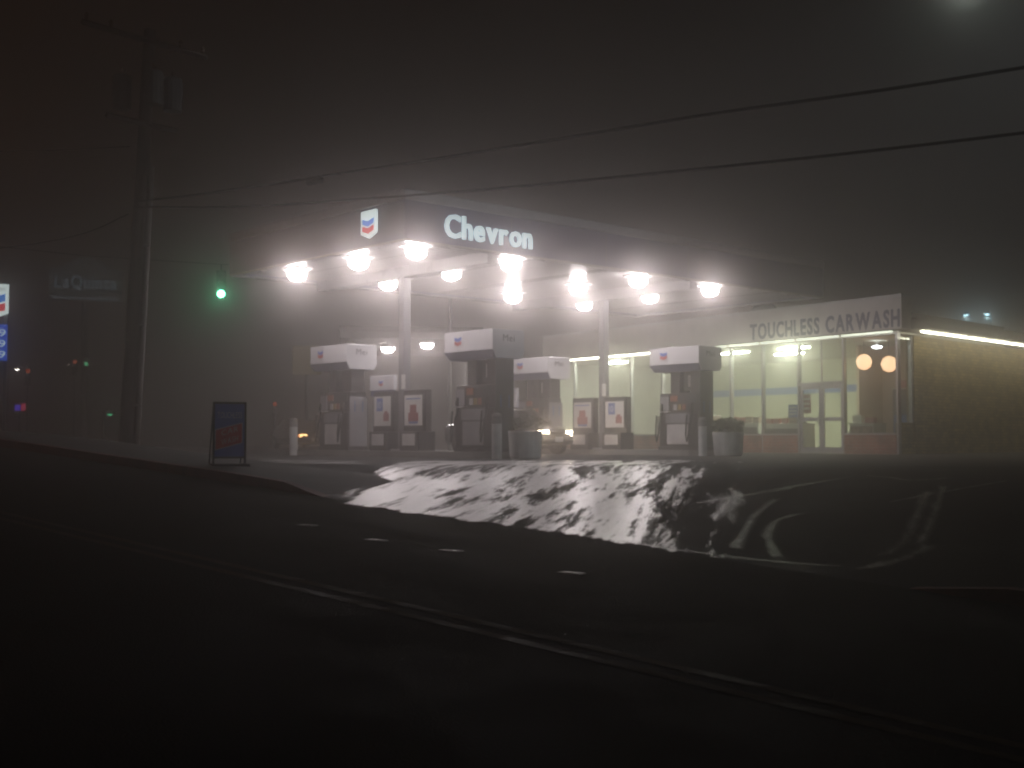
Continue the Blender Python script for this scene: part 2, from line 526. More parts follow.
def tag(o, label=None, cat=None, group=None, kind=None):
    if label: o['label'] = label
    if cat: o['category'] = cat
    if group: o['group'] = group
    if kind: o['kind'] = kind
    return o

def thing(name, label, cat, loc=(0, 0, 0), rz=0.0, group=None):
    o = D.objects.new(name, None)
    o.empty_display_size = 0.3
    COL.objects.link(o)
    o.location = loc
    o.rotation_euler = (0, 0, rz)
    return tag(o, label, cat, group)

def copy_tree(o, parent=None):
    c = o.copy()
    COL.objects.link(c)
    c.parent = parent
    for ch in o.children:
        copy_tree(ch, c)
    return c

def point_light(name, parent, loc, power, color, radius=0.1, cone=None):
    l = D.lights.new(name, 'SPOT' if cone else 'POINT')
    if cone:
        l.spot_size = R(cone)
        l.spot_blend = 0.5
    l.energy = power
    l.color = color
    l.shadow_soft_size = radius
    o = D.objects.new(name, l)
    COL.objects.link(o)
    o.parent = parent
    o.location = loc
    return o

_glyphs = {}
def glyph(ch, bold):
    """mesh of one character, 1 unit cap height, lying in x (width) and z (height), thin along y; starts at x=0"""
    if (ch, bold) in _glyphs:
        return _glyphs[(ch, bold)]
    cu = D.curves.new('glyph', 'FONT')
    cu.body = ch
    cu.extrude = 0.03
    cu.offset = bold
    cu.resolution_u = 3
    cu.size = 1.0
    ob = D.objects.new('glyph', cu)
    COL.objects.link(ob)
    dg = bpy.context.evaluated_depsgraph_get()
    dg.update()
    me = D.meshes.new_from_object(ob.evaluated_get(dg))
    D.objects.remove(ob)
    xs = [v.co.x for v in me.vertices]
    x0, x1 = min(xs), max(xs)
    k = 1.0 / 0.70
    data = ([((v.co.x - x0) * k, -v.co.z * k, v.co.y * k) for v in me.vertices], [tuple(p.vertices) for p in me.polygons], (x1 - x0) * k)
    D.meshes.remove(me)
    _glyphs[(ch, bold)] = data
    return data

def lettering(text, m, parent, width, height, origin, axis, normal_depth=1.0, bold=0.0, gap=0.16, name='letter', squeeze=True):
    """one part per character; laid from origin along axis (unit vector in the parent's frame), z up"""
    ax = Vector(axis)
    nrm = Vector((ax.y, -ax.x, 0))                       # faces the reader when axis runs to the reader's right
    ws = [(0.42 if c == ' ' else glyph(c, bold)[2]) for c in text]
    tot = sum(ws) + gap * (len(text) - 1)
    kx = width / tot
    x = 0.0
    out = []
    for c, w in zip(text, ws):
        if c != ' ':
            vs_, fs, _ = glyph(c, bold)
            me = D.meshes.new(name)
            pts = []
            for (gx, gy, gz) in vs_:
                p = Vector(origin) + ax * ((x + gx) * kx) + Vector((0, 0, gz * height)) - nrm * (gy * normal_depth * height)
                pts.append(tuple(p))
            me.from_pydata(pts, [], fs)
            me.update()
            out.append(link(name, me, m, parent))
        x += w + gap
    return out

def shield(parent, origin, axis, w, h, mats, depth=0.06, text=True):
    """emblem: white shield with a pointed foot, a blue and a red chevron band"""
    ax = Vector(axis)
    nrm = Vector((ax.y, -ax.x, 0))
    def poly(name, pts, d0, d1, m, par):
        b = MB()
        lo = [b.bm.verts.new(Vector(origin) + ax * (p[0] * w) + Vector((0, 0, p[1] * h)) + nrm * d0) for p in pts]
        hi = [b.bm.verts.new(Vector(origin) + ax * (p[0] * w) + Vector((0, 0, p[1] * h)) + nrm * d1) for p in pts]
        b.bm.faces.new(lo)
        b.bm.faces.new(hi[::-1])
        for i in range(len(pts)):
            j = (i + 1) % len(pts)
            b.bm.faces.new((lo[i], hi[i], hi[j], lo[j]))
        return b.build(name, m, par)
    body = poly('emblem', [(-.5, .5), (.5, .5), (.5, -.32), (0, -.5), (-.5, -.32)], 0, depth, mats[0], parent)
    for name, z, m in (('emblem_upper_band', .12, mats[1]), ('emblem_lower_band', -.14, mats[2])):
        poly(name, [(-.40, z + .11), (0, z), (.40, z + .11), (.40, z - .10), (0, z - .21), (-.40, z - .10)], depth + .002, depth + .012, m, body)
    if text:
        lettering('Chevron', mats[3], body, w * .78, h * .12, Vector(origin) - ax * (w * .39) + Vector((0, 0, h * .31)) + nrm * (depth + .006), axis, 0.12)
    return body

# ------------------------------------------------------------------ ground
def sheet(name, t0, t1, a0, a1, nt_, na, dz, m, kind='structure', warp=None):
    def f(u, v):
        t, a = t0 + (t1 - t0) * (u if warp is None else u ** warp), a0 + (a1 - a0) * v
        x, y = xy(t, a)
        return (x, y, hz(x, y) + dz)
    return tag(MB().grid(f, nt_, na).build(name, m), kind=kind)

def f_ground(u, v):
    x, y = -105 + 210 * u, -55 + 225 * v
    return (x, y, hz(x, y) - 0.32)
tag(MB().grid(f_ground, 70, 75).build('ground', 'earth'), kind='structure')
sheet('street', 1.5, KERB_T, -48, 72, 8, 120, 0.0, 'asphalt')
sheet('parking_lot', KERB_T, 88, -48, 70, 150, 118, -0.004, 'lot', warp=1.7)

def ribbon(name, pts, width, m, dz, kind='structure', label=None, n=40):
    """strip of even width on the ground through pixel points (pix) read off the ground"""
    P = [Vector((*on_ground(*p), 0)) for p in pts]
    def pos(s):
        s *= len(P) - 1
        i = min(int(s), len(P) - 2)
        k = s - i
        p0, p1, p2, p3 = P[max(i - 1, 0)], P[i], P[i + 1], P[min(i + 2, len(P) - 1)]
        return 0.5 * ((2 * p1) + (p2 - p0) * k + (2 * p0 - 5 * p1 + 4 * p2 - p3) * k * k + (3 * p1 - p0 - 3 * p2 + p3) * k ** 3)
    def f(u, v):
        c = pos(u)
        d = (pos(min(1, u + .01)) - pos(max(0, u - .01)))
        d = d.normalized() if d.length > 1e-6 else Vector((1, 0, 0))
        q = c + Vector((-d.y, d.x, 0)) * ((v - .5) * width)
        return (q.x, q.y, hz(q.x, q.y) + dz)
    o = MB().grid(f, n, 4).build(name, m)
    return tag(o, kind=kind)

# double yellow centre line
for tt in (5.76, 6.00):
    def f_line(u, v, tt=tt):
        x, y = xy(tt + (v - .5) * .10, -45 + 115 * u)
        return (x, y, hz(x, y) + 0.004)
    tag(MB().grid(f_line, 115, 1).build('centre_line', 'yellow_paint'), kind='structure')

# kerb and sidewalk left of the driveway, kerb right of it
def kerb(name, a0, a1, taper_at_start, m):
    b = MB()
    n = 60
    prof = ((0, 0), (0.02, .13), (.16, .13), (.16, -.1), (0, -.1))
    rows = []
    for i in range(n + 1):
        a = a0 + (a1 - a0) * i / n
        k = ss((i / n * abs(a1 - a0)) / 1.0)
        row = []
        for (dt, dzz) in prof:
            x, y = xy(KERB_T + dt, a)
            bx, by = xy(KERB_T, a)
            row.append(b.bm.verts.new((x, y, hz(bx, by) + (dzz * k + .002 if dzz > 0 else dzz))))
        rows.append(row)
    for r0, r1 in zip(rows, rows[1:]):
        for j in range(5):
            b.bm.faces.new((r0[j], r0[(j + 1) % 5], r1[(j + 1) % 5], r1[j]))
    b.bm.faces.new(rows[0])
    b.bm.faces.new(rows[-1])
    return tag(b.build(name, m), kind='structure')
kerb('kerb', 12.0, 60, True, 'red_kerb')
kerb('kerb', 4.2, -46, True, 'red_kerb')
def f_walk(u, v):
    a = 12.1 + (60 - 12.1) * v
    t = KERB_T + .162 + 2.4 * u
    x, y = xy(t, a)
    bx, by = xy(KERB_T, a)
    k = ss((a - 12.0) / 1.6)
    top = (hz(bx, by) + .127) * (1 - ss((u - .75) / .25)) + (hz(x, y) - .02) * ss((u - .75) / .25)
    return (x, y, top * k + (hz(x, y) - .02) * (1 - k))
tag(MB().grid(f_walk, 12, 80).build('sidewalk', 'walk'), kind='structure')
sheet('near_sidewalk', -2.5, 1.38, -40, 40, 3, 20, 0.12, 'walk')

# ------------------------------------------------------------------ slush with painted wet sheen on the driveway apron, and tyre tracks
p0, p1 = on_ground(542, 527), on_ground(568, 506)
STREAK = math.atan2(p1[1] - p0[1], p1[0] - p0[0])
SL_MAIN = slush_mat('slush_sheen_apron', STREAK, 0.475, 0.585, edge=0.36, edge_v=0.035, edge_l=0.04, fade=0.22, base=(0.62, 0.55, 0.59), worn=0.04)  # pale pinkish base also paints in the wet sheen of the canopy lights
SL_THIN = slush_mat('slush_thin', STREAK, 0.40, 0.78, base=(0.55, 0.52, 0.54), edge=0.35)
SL_RIGHT = slush_mat('slush_right', STREAK, 0.50, 0.78, base=(0.50, 0.47, 0.49), edge=0.40)
SL_TRACK = slush_mat('slush_track', STREAK, 0.26, 0.96, base=(0.55, 0.54, 0.52), edge=0.16, edge_v=0.5, stretch=3)

def patch(name, c, m, dz, nu=40, nv=24):
    """four ground corners: top-left, top-right, bottom-right, bottom-left (pixels)"""
    P = [Vector((*on_ground(*p), 0)) for p in c]
    def f(u, v):
        q = (P[0] * (1 - u) + P[1] * u) * (1 - v) + (P[3] * (1 - u) + P[2] * u) * v
        return (q.x, q.y, hz(q.x, q.y) + dz)
    return tag(MB().grid(f, nu, nv).build(name, m), kind='stuff')
patch('slush_sheen_sheet', [(400, 461), (800, 460), (790, 572), (338, 505)], SL_MAIN, 0.006)
patch('thin_slush', [(220, 457), (460, 460), (410, 470), (150, 463)], SL_THIN, 0.005)
patch('thin_slush', [(640, 466), (790, 478), (830, 568), (600, 548)], SL_RIGHT, 0.005)
for pts, w in (
    ([(344, 501), (358, 487), (380, 473), (410, 465)], .34),
    ([(600, 539), (680, 551), (760, 561), (865, 569)], .20),
    ([(735, 552), (741, 539), (757, 514), (782, 496)], .34),
    ([(782, 564), (770, 545), (768, 535), (778, 521), (815, 511)], .30),
    ([(845, 571), (880, 566), (912, 556), (932, 543)], .42),
    ([(880, 560), (906, 539), (923, 502), (930, 490)], .36),
    ([(915, 552), (930, 525), (940, 497), (944, 485)], .30),
    ([(749, 494), (800, 486), (861, 476)], .22),
    ([(861, 476), (890, 478), (915, 481), (968, 477)], .22),
    ([(881, 505), (940, 493), (1018, 480)], .16),
    ([(690, 505), (740, 497), (800, 488)], .20),
):
    ribbon('tyre_track_slush', pts, w, SL_TRACK, 0.009, kind='stuff')

# raised lane markers that catch the light
for k, (px, py, lab) in enumerate(((376, 541, 'small pale lane marker on the street nearest the left of the driveway'),
                                   (307, 526, 'small pale lane marker on the street, farthest left of the row'),
                                   (451, 552, 'faint lane marker, second from the right, on the dark street'),
                                   (571, 574, 'small pale lane marker farthest right on the dark street'))):
    x, y = on_ground(px, py)
    b = MB()
    b.prism([(-.13, 0), (-.11, .008), (.11, .008), (.13, 0)], 1, -.05, .05)
    o = b.build('lane_marker', 'marker', loc=(x, y, hz(x, y) + .003), rz=math.atan2(SY, SX))
    tag(o, lab, 'lane marker', 'raised lane markers on the street')

# ------------------------------------------------------------------ canopy
TH = R(42.0)
NEAR = Vector((-2.39, 26.55, LOT_Z))
RU, LV = Vector((math.cos(TH), math.sin(TH), 0)), Vector((-math.sin(TH), math.cos(TH), 0))
def uv(u, v, z=0.0):
    p = NEAR + RU * u + LV * v
    p.z = LOT_Z + z
    return p
CL, CW, CB, CT = 16.4, 7.9, 4.92, 5.80       # length, width, underside and top heights
can = thing('canopy', 'large flat filling station canopy with navy fascia and lit white lettering', 'canopy', NEAR, TH)
# fascia: front (v=0), left end (u=0), back, right end
fr = MB().b2(0.004, CL - .004, 0, .10, CB, CT).build('fascia', 'navy', can)
MB().b2(0, .10, .102, CW - .102, CB, CT).build('fascia', 'navy', can)
MB().b2(0.004, CL - .004, CW - .10, CW, CB, CT).build('fascia', 'navy', can)
MB().b2(CL - .10, CL, .102, CW - .102, CB, CT).build('fascia', 'navy', can)
for (x0, x1, y0, y1) in ((-.03, CL + .03, -.03, .13), (-.03, CL + .03, CW - .13, CW + .03), (-.03, .13, .132, CW - .132), (CL - .13, CL + .03, .132, CW - .132)):
    MB().b2(x0, x1, y0, y1, CT + .002, CT + .24, .02).build('cap_rail', 'grey_cap', can)
for (x0, x1, y0, y1) in ((0.01, CL - .01, 0.004, .22), (0.01, CL - .01, CW - .22, CW - .004), (0.004, .22, .222, CW - .222), (CL - .22, CL - .004, .222, CW - .222)):
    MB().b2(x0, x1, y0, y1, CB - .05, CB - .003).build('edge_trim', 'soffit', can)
# corner post cover and joints of the fascia
for u_ in (3.2, 6.5, 9.8, 13.1):
    MB().b2(u_ - .012, u_ + .012, -.004, .05, CB + .01, CT - .01).build('fascia_joint', 'ink', can)
# underside planks (long steel pans with raised ribs), running along the length
n_pl = 36
pw = (CW - .46) / n_pl
plank_me = None
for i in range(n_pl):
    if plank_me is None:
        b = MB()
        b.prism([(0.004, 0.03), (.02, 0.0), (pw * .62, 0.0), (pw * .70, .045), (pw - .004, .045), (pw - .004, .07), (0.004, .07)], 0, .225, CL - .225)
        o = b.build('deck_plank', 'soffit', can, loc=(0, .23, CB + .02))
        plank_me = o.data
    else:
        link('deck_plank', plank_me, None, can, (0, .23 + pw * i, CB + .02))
MB().b2(.11, CL - .11, .11, CW - .11, CB + .40, CB + .46).build('roof_deck', 'roof', can)
# cross beams under the deck and the two columns
PU, PV = (2.80, 10.30), 3.72
for u_ in PU:
    MB().b2(u_ - .16, u_ + .16, .23, CW - .23, CB - .26, CB + .018, .01).build('beam', 'soffit', can)
    MB().b2(u_ - .115, u_ + .115, PV - .115, PV + .115, .16, CB - .262, .015).build('post', 'post', can)
    MB().b2(u_ - .26, u_ + .26, PV - .26, PV + .26, .15, .20, .01).build('post_base', 'grey_cap', can)
    MB().b2(u_ - .145, u_ - .12, PV - .20, PV - .06, 1.75, 2.12).build('notice_plate', 'poster', can)
# lit lettering on the front fascia: reader's right is +u
lettering('Chevron', 'letter_glow', fr, 2.72, .52, Vector((1.10, -.055, CB + .17)), (1, 0, 0), 1.2, bold=0.022, gap=0.12)
# lit emblem on the left end fascia: reader's right is -v
shield(can, Vector((-.003, 1.32, CB + .48)), (0, -1, 0), .58, .64, ('shield_glow', 'shield_blue', 'shield_red', 'shield_ink'))

# lamps under the canopy
ROW = ('front row', 'middle row', 'back row')
ORD = ('first', 'second', 'third', 'fourth')
LU, LVV = (0.78, 3.72, 8.40, 11.50), (0.60, 2.92, 5.72)
proto = None
for j, v_ in enumerate(LVV):
    for i, u_ in enumerate(LU):
        lab = 'bright round lamp under the canopy, %s from the left in the %s' % (ORD[i], ROW[j])
        if proto is None:
            t = thing('canopy_lamp', lab, 'lamp', (0, 0, 0), TH, 'lamps under the canopy')
            MB().b2(-.30, .30, -.30, .30, -.03, .02, .01).build('housing', 'white_metal', t)
            MB().lathe([(.20, -.032), (.24, -.08), (.25, -.15), (.23, -.22), (.175, -.28), (.095, -.315), (0, -.325)], n=20).build('lens', 'lamp_lens', t, smooth=True)
            point_light('lamp_light', t, (0, 0, -.46), LAMP_W, (1.0, .90, .90), .14, cone=150)
            proto = t
        else:
            t = copy_tree(proto)
            t['label'] = lab
        p = uv(u_, v_)
        t.location = (p.x, p.y, LOT_Z + CB)

# ------------------------------------------------------------------ pump islands
def island(u_, v0, v1, lab):
    b = MB()
    w, n = .62, 8
    pts = [(w * math.cos(math.pi + math.pi * k / n), v0 + w * math.sin(math.pi + math.pi * k / n)) for k in range(n + 1)]
    pts += [(w * math.cos(math.pi * k / n), v1 + w * math.sin(math.pi * k / n)) for k in range(n + 1)]
    b.prism(pts, 2, -.05, .15)
    o = b.build('pump_island', 'concrete', loc=uv(u_, 0), rz=TH)
    return tag(o, lab, 'pump island', 'raised pump islands')
island(PU[0], 0.2, 7.9, 'low concrete pump island under the left half of the canopy')
island(PU[1], 0.2, 7.9, 'low concrete pump island under the right half, nearer the shop')

def make_pump(name, label, loc, white_low=False, pale_end=False):
    t = thing(name, label, 'fuel pump', loc, TH, 'fuel pumps on the islands')
    w2 = .74                                               # half width along the island
    low = MB().b2(-.32, .32, -w2, w2, 0, .10).build('plinth', 'dark_panel', t)
    cab = MB().b2(-.30, .30, -w2 + .03, w2 - .03, .102, 1.05, .015).build('cabinet', 'dark_panel', t)
    for s in (-1, 1):
        MB().b2(s * .302, s * .318, -.34, .42, .16, .72).build('service_door', 'white_panel' if white_low else 'mid_panel', cab)
        MB().b2(s * .302, s * .312, -.66, -.38, .16, .95).build('side_panel', 'dark_panel', cab)
        MB().b2(s * .303, s * .330, -.40, .46, .76, 1.02).build('nozzle_shelf', 'mid_panel', cab)
    head = MB().b2(-.27, .27, -w2 + .02, w2 - .02, 1.053, 1.60, .02).build('display_head', 'dark_panel', t)
    for s in (-1, 1):
        MB().b2(s * .272, s * .29, -.62, -.30, 1.32, 1.54).build('price_display', 'screen', head)
        MB().b2(s * .272, s * .30, .05, .30, 1.36, 1.52).build('card_reader', 'orange', head)
        for k in range(3):
            MB().b2(s * .272, s * .292, -.24 + .16 * k, -.12 + .16 * k, 1.12, 1.28).build('grade_button', ('orange', 'yellow', 'white_panel')[k], head)
        MB().b2(s * .272, s * .40, .30, .66, 1.06, 1.09).build('tray', 'white_panel', head)
        MB().b2(s * .272, s * .31, .36, .68, .98 + .14, 1.50).build('instruction_plate', 'mid_panel', head)
        # nozzles and hoses
        for yy in (-.52, .58):
            hk = MB().tube([(s * .33, yy, 1.02), (s * .36, yy, 1.16), (s * .34, yy, 1.30)], [.035, .045, .03], 8).build('nozzle', 'rubber', t)
            MB().tube([(s * .34, yy, 1.0), (s * .42, yy + .02, .70), (s * .46, yy + .05, .40), (s * .43, yy + .13, .24), (s * .39, yy + .20, .44), (s * .34, yy + .20, .98)], .022, 6).build('hose', 'rubber', t)
    # end panels: tall and reaching up to the topper
    MB().b2(-.29, .29, -w2 - .02, -w2 + .012, .104, 1.46 if pale_end else 2.198, .01).build('end_panel', 'mid_panel' if pale_end else 'green_panel', t)
    for s in (-1, 1):
        MB().b2(s * .13 - .012, s * .13 + .012, -w2 - .032, -w2 - .022, 1.05, 1.34).build('notice_sticker', 'blue', t)
    m1 = MB().b2(-.22, .22, -w2 + .016, -.36, 1.604, 2.198, .01).build('mast', 'dark_panel', t)
    m2 = MB().b2(-.22, .22, .02, .36, 1.604, 2.198, .01).build('mast', 'dark_panel', t)
    MB().b2(-.03, .03, -.355, .015, 1.66, 2.195).build('mast_web', 'dark_panel', t)
    MB().b2(-.05, -.034, -.30, -.14, 1.78, 2.10).build('price_card', 'poster', t)
    # topper: white box with chamfered underside carrying a blue band
    hw, hl, z0, z1, zt = .50, .90, 2.20, 2.39, 2.88
    b = MB()
    top = [(-hw, -hl), (hw, -hl), (hw, hl), (-hw, hl)]
    rings = [[b.bm.verts.new((x, y, z1)) for x, y in top], [b.bm.verts.new((x, y, zt)) for x, y in top]]
    b.bm.faces.new(rings[0]); b.bm.faces.new(rings[1])
    for i in range(4):
        j = (i + 1) % 4
        b.bm.faces.new((rings[0][i], rings[0][j], rings[1][j], rings[1][i]))
    bmesh.ops.bevel(b.bm, geom=list(b.bm.edges), offset=.015, segments=1, affect='EDGES')
    tp = b.build('topper', 'topper', t)
    b = MB()
    ins, dn = .10, .012
    lo = [b.bm.verts.new((x * (hw - ins) / hw, y * (hl - ins) / hl, z0)) for x, y in top]
    hi = [b.bm.verts.new((x, y, z1 - .002)) for x, y in top]
    b.bm.faces.new(lo); b.bm.faces.new(hi)
    for i in range(4):
        j = (i + 1) % 4
        b.bm.faces.new((lo[i], lo[j], hi[j], hi[i]))
    bd = b.build('lower_band', 'band', tp)
    # white cheeks over the chamfer at both ends
    for s in (-1, 1):
        b = MB()
        q = [(-hw, z1 + .02), (hw, z1 + .02), (hw - ins, z0 + .004), (-hw + ins, z0 + .004)]
        y0, y1 = s * (hl - .004), s * (hl + .02)
        b.prism(q, 1, y0, y1)
        b.build('end_cheek', 'topper', tp)
    for s in (-1, 1):
        shield(tp, Vector((s * (hw + .002), .36, 2.66)), (0, s, 0), .30, .36, ('topper', 'logo_blue', 'logo_red', 'ink'), .008, text=False)
    lettering('Mei', 'ink', tp, .36, .16, Vector((-.20, -hl - .024, 2.60)), (1, 0, 0), .15, gap=.2)
    return t

PUMPS = [
    (PU[0], .55, 'fuel pump with a dark end panel beside the leftmost planter', False, False),
    (PU[0], 6.55, 'fuel pump farthest left, beyond the posters, with a pale grey end panel', True, True),
    (PU[1], 6.55, 'fuel pump behind the dark parked car, far end of the right island', False, True),
    (PU[1], .55, 'fuel pump with a white lower door beside the bushy planter at right', True, False),
]
for u_, v_, lab, wl, pe in PUMPS:
    make_pump('fuel_pump', lab, uv(u_, v_, .15), wl, pe)

# poster stands on both sides of each column, with a bin below
def poster(u_, v_, lab, kind):
    t = thing('poster_stand', lab, 'poster stand', uv(u_, v_, .15), TH, 'poster stands beside the canopy columns')
    MB().b2(-.28, .28, -.40, .40, 0, .50, .02).build('bin', 'dark_panel', t)
    MB().b2(-.295, -.282, -.26, .26, .14, .44).build('bin_flap', 'white_panel', t)
    MB().b2(-.10, .10, -.46, .46, .502, 1.56, .01).build('cabinet', 'dark_panel', t)
    fr_ = MB().b2(-.13, -.102, -.42, .42, .60, 1.48).build('frame', 'dark_panel', t)
    MB().b2(-.14, -.132, -.37, .37, .65, 1.43).build('poster', 'poster', t)
    if kind == 0:
        MB().b2(-.148, -.142, -.02, .24, 1.04, 1.38).build('blue_print', 'poster_blue', t)
        lettering('10', 'poster', t, .16, .18, Vector((-.152, .19, 1.12)), (0, -1, 0), .04)
        MB().b2(-.148, -.142, -.30, -.06, .78, .98, .002).build('red_print', 'poster_red', t)
        MB().b2(-.154, -.149, -.24, -.12, .82, 1.04).build('red_print', 'poster_red', t)
    else:
        MB().b2(-.148, -.142, -.22, .20, .76, .98).build('red_print', 'poster_red', t)
        MB().b2(-.154, -.149, -.14, .12, .82, 1.18).build('red_print', 'poster_red', t)
        MB().b2(-.148, -.142, -.20, .18, .70, .755).build('blue_print', 'poster_blue', t)
        MB().b2(-.148, -.142, -.30, .30, 1.32, 1.35).build('headline', 'poster_blue', t)
    return t
poster(PU[0], PV + .78, 'poster stand with blue number panel, left of the left column', 0)
poster(PU[0], PV - .56, 'poster stand with red picture, right of the left column', 1)
poster(PU[1], PV + .78, 'poster stand with red picture, left of the right column', 1)
poster(PU[1], PV - .56, 'poster stand with blue number panel, right of the right column', 0)
# low price board on the left island
t = thing('island_sign', 'low white board with blue foot on the left pump island', 'sign', uv(PU[0] + .30, PV + 1.35, .15), TH)
MB().b2(-.06, .06, -.55, .55, 1.62, 2.02, .01).build('board', 'topper', t)
MB().b2(-.05, .05, -.50, .50, 1.47, 1.618).build('board_foot', 'band', t)
for s in (-1, 1):
    MB().b2(-.03, .03, s * .40 - .03, s * .40 + .03, 0, 1.468).build('leg', 'grey_cap', t)
shield(t, Vector((-.063, .0, 1.82)), (0, -1, 0), .22, .26, ('topper', 'logo_blue', 'logo_red', 'ink'), .008, text=False)
# pale board seen between the pumps
t = thing('island_sign', 'pale board with yellow corner behind the pump at the left planter', 'sign', uv(PU[1] - .35, 7.55, .15), TH)
MB().b2(-.06, .06, -.35, .35, 1.35, 1.95, .01).build('board', 'topper', t)
MB().b2(-.05, .05, -.33, .33, 1.20, 1.348).build('board_foot', 'band', t)
MB().b2(-.05, .05, .10, .33, 1.952, 2.12).build('yellow_tab', 'yellow', t)
MB().b2(-.04, .04, -.04, .04, 0, 1.198).build('leg', 'grey_cap', t)

# bollards
def bollard(u_, v_, lab):
    p = uv(u_, v_, 0)
    t = thing('bollard', lab, 'bollard', p, 0, 'white bollards at the island ends')
    MB().lathe([(.115, -.05), (.115, .80)], n=18).build('pipe', 'bollard', t, smooth=False)
    MB().lathe([(.117, .802), (.122, .86), (.112, .94), (.12, .97), (.10, 1.02), (.05, 1.045), (0, 1.05)], n=18).build('cap', 'bollard_cap', t)
bollard(PU[0] - .68, 8.0, 'white bollard farthest left, alone beside the leftmost pump')
bollard(PU[0] - .70, -.72, 'white bollard at the left planter, in front of the pump')
bollard(PU[1] - .70, -.62, 'white bollard beside the bushy planter in front of the shop')
def planter(u_, v_, lab, bush, r=.43):
    t = thing('planter', lab, 'planter', uv(u_, v_, 0), 0.3, 'white planters at the island ends')
    MB().lathe([(r * .84, 0.0), (r * .90, .05), (r * .97, .52), (r, .60), (r, .64), (r * .88, .64), (r * .86, .56), (0, .56)], n=22).build('pot', 'planter', t)
    MB().lathe([(0, .575), (r * .85, .57)], n=16).build('soil', 'soil', t)
    b = MB()
    rnd = random.Random(int(u_ * 100))
    for k in range(bush):
        a_ = rnd.random() * 6.28
        rr = r * .8 * math.sqrt(rnd.random())
        base = Vector((rr * math.cos(a_) * .6, rr * math.sin(a_) * .6, .57))
        hgt = .10 + .42 * rnd.random() * (1 - .5 * rr / r)
        c = base + Vector((rr * math.cos(a_) * .7, rr * math.sin(a_) * .7, hgt))
        d = Vector((rnd.uniform(-1, 1), rnd.uniform(-1, 1), rnd.uniform(-.2, 1))).normalized()
        sd = d.cross(Vector((rnd.uniform(-1, 1), rnd.uniform(-1, 1), rnd.uniform(-1, 1)))).normalized()
        l, w = rnd.uniform(.06, .13), rnd.uniform(.015, .03)
        v = [b.bm.verts.new(c - d * l * .5), b.bm.verts.new(c + sd * w), b.bm.verts.new(c + d * l * .5), b.bm.verts.new(c - sd * w)]
        b.bm.faces.new(v)
    tag(b.build('foliage', 'leaf', t, norm=False), kind='stuff')
    for k in range(9):
        a_ = k * .7
        rr = r * .45
        MB().tube([(rr * .3 * math.cos(a_), rr * .3 * math.sin(a_), .57), (rr * math.cos(a_), rr * math.sin(a_), .92)], [.01, .004], 5).build('stem', 'leaf', t)
planter(PU[0] + .02, -.90, 'round white planter beside the dark car with headlights on', 300, .40)
planter(PU[1] + .02, -.92, 'round white planter with a bushy shrub in front of the shop window', 1300)

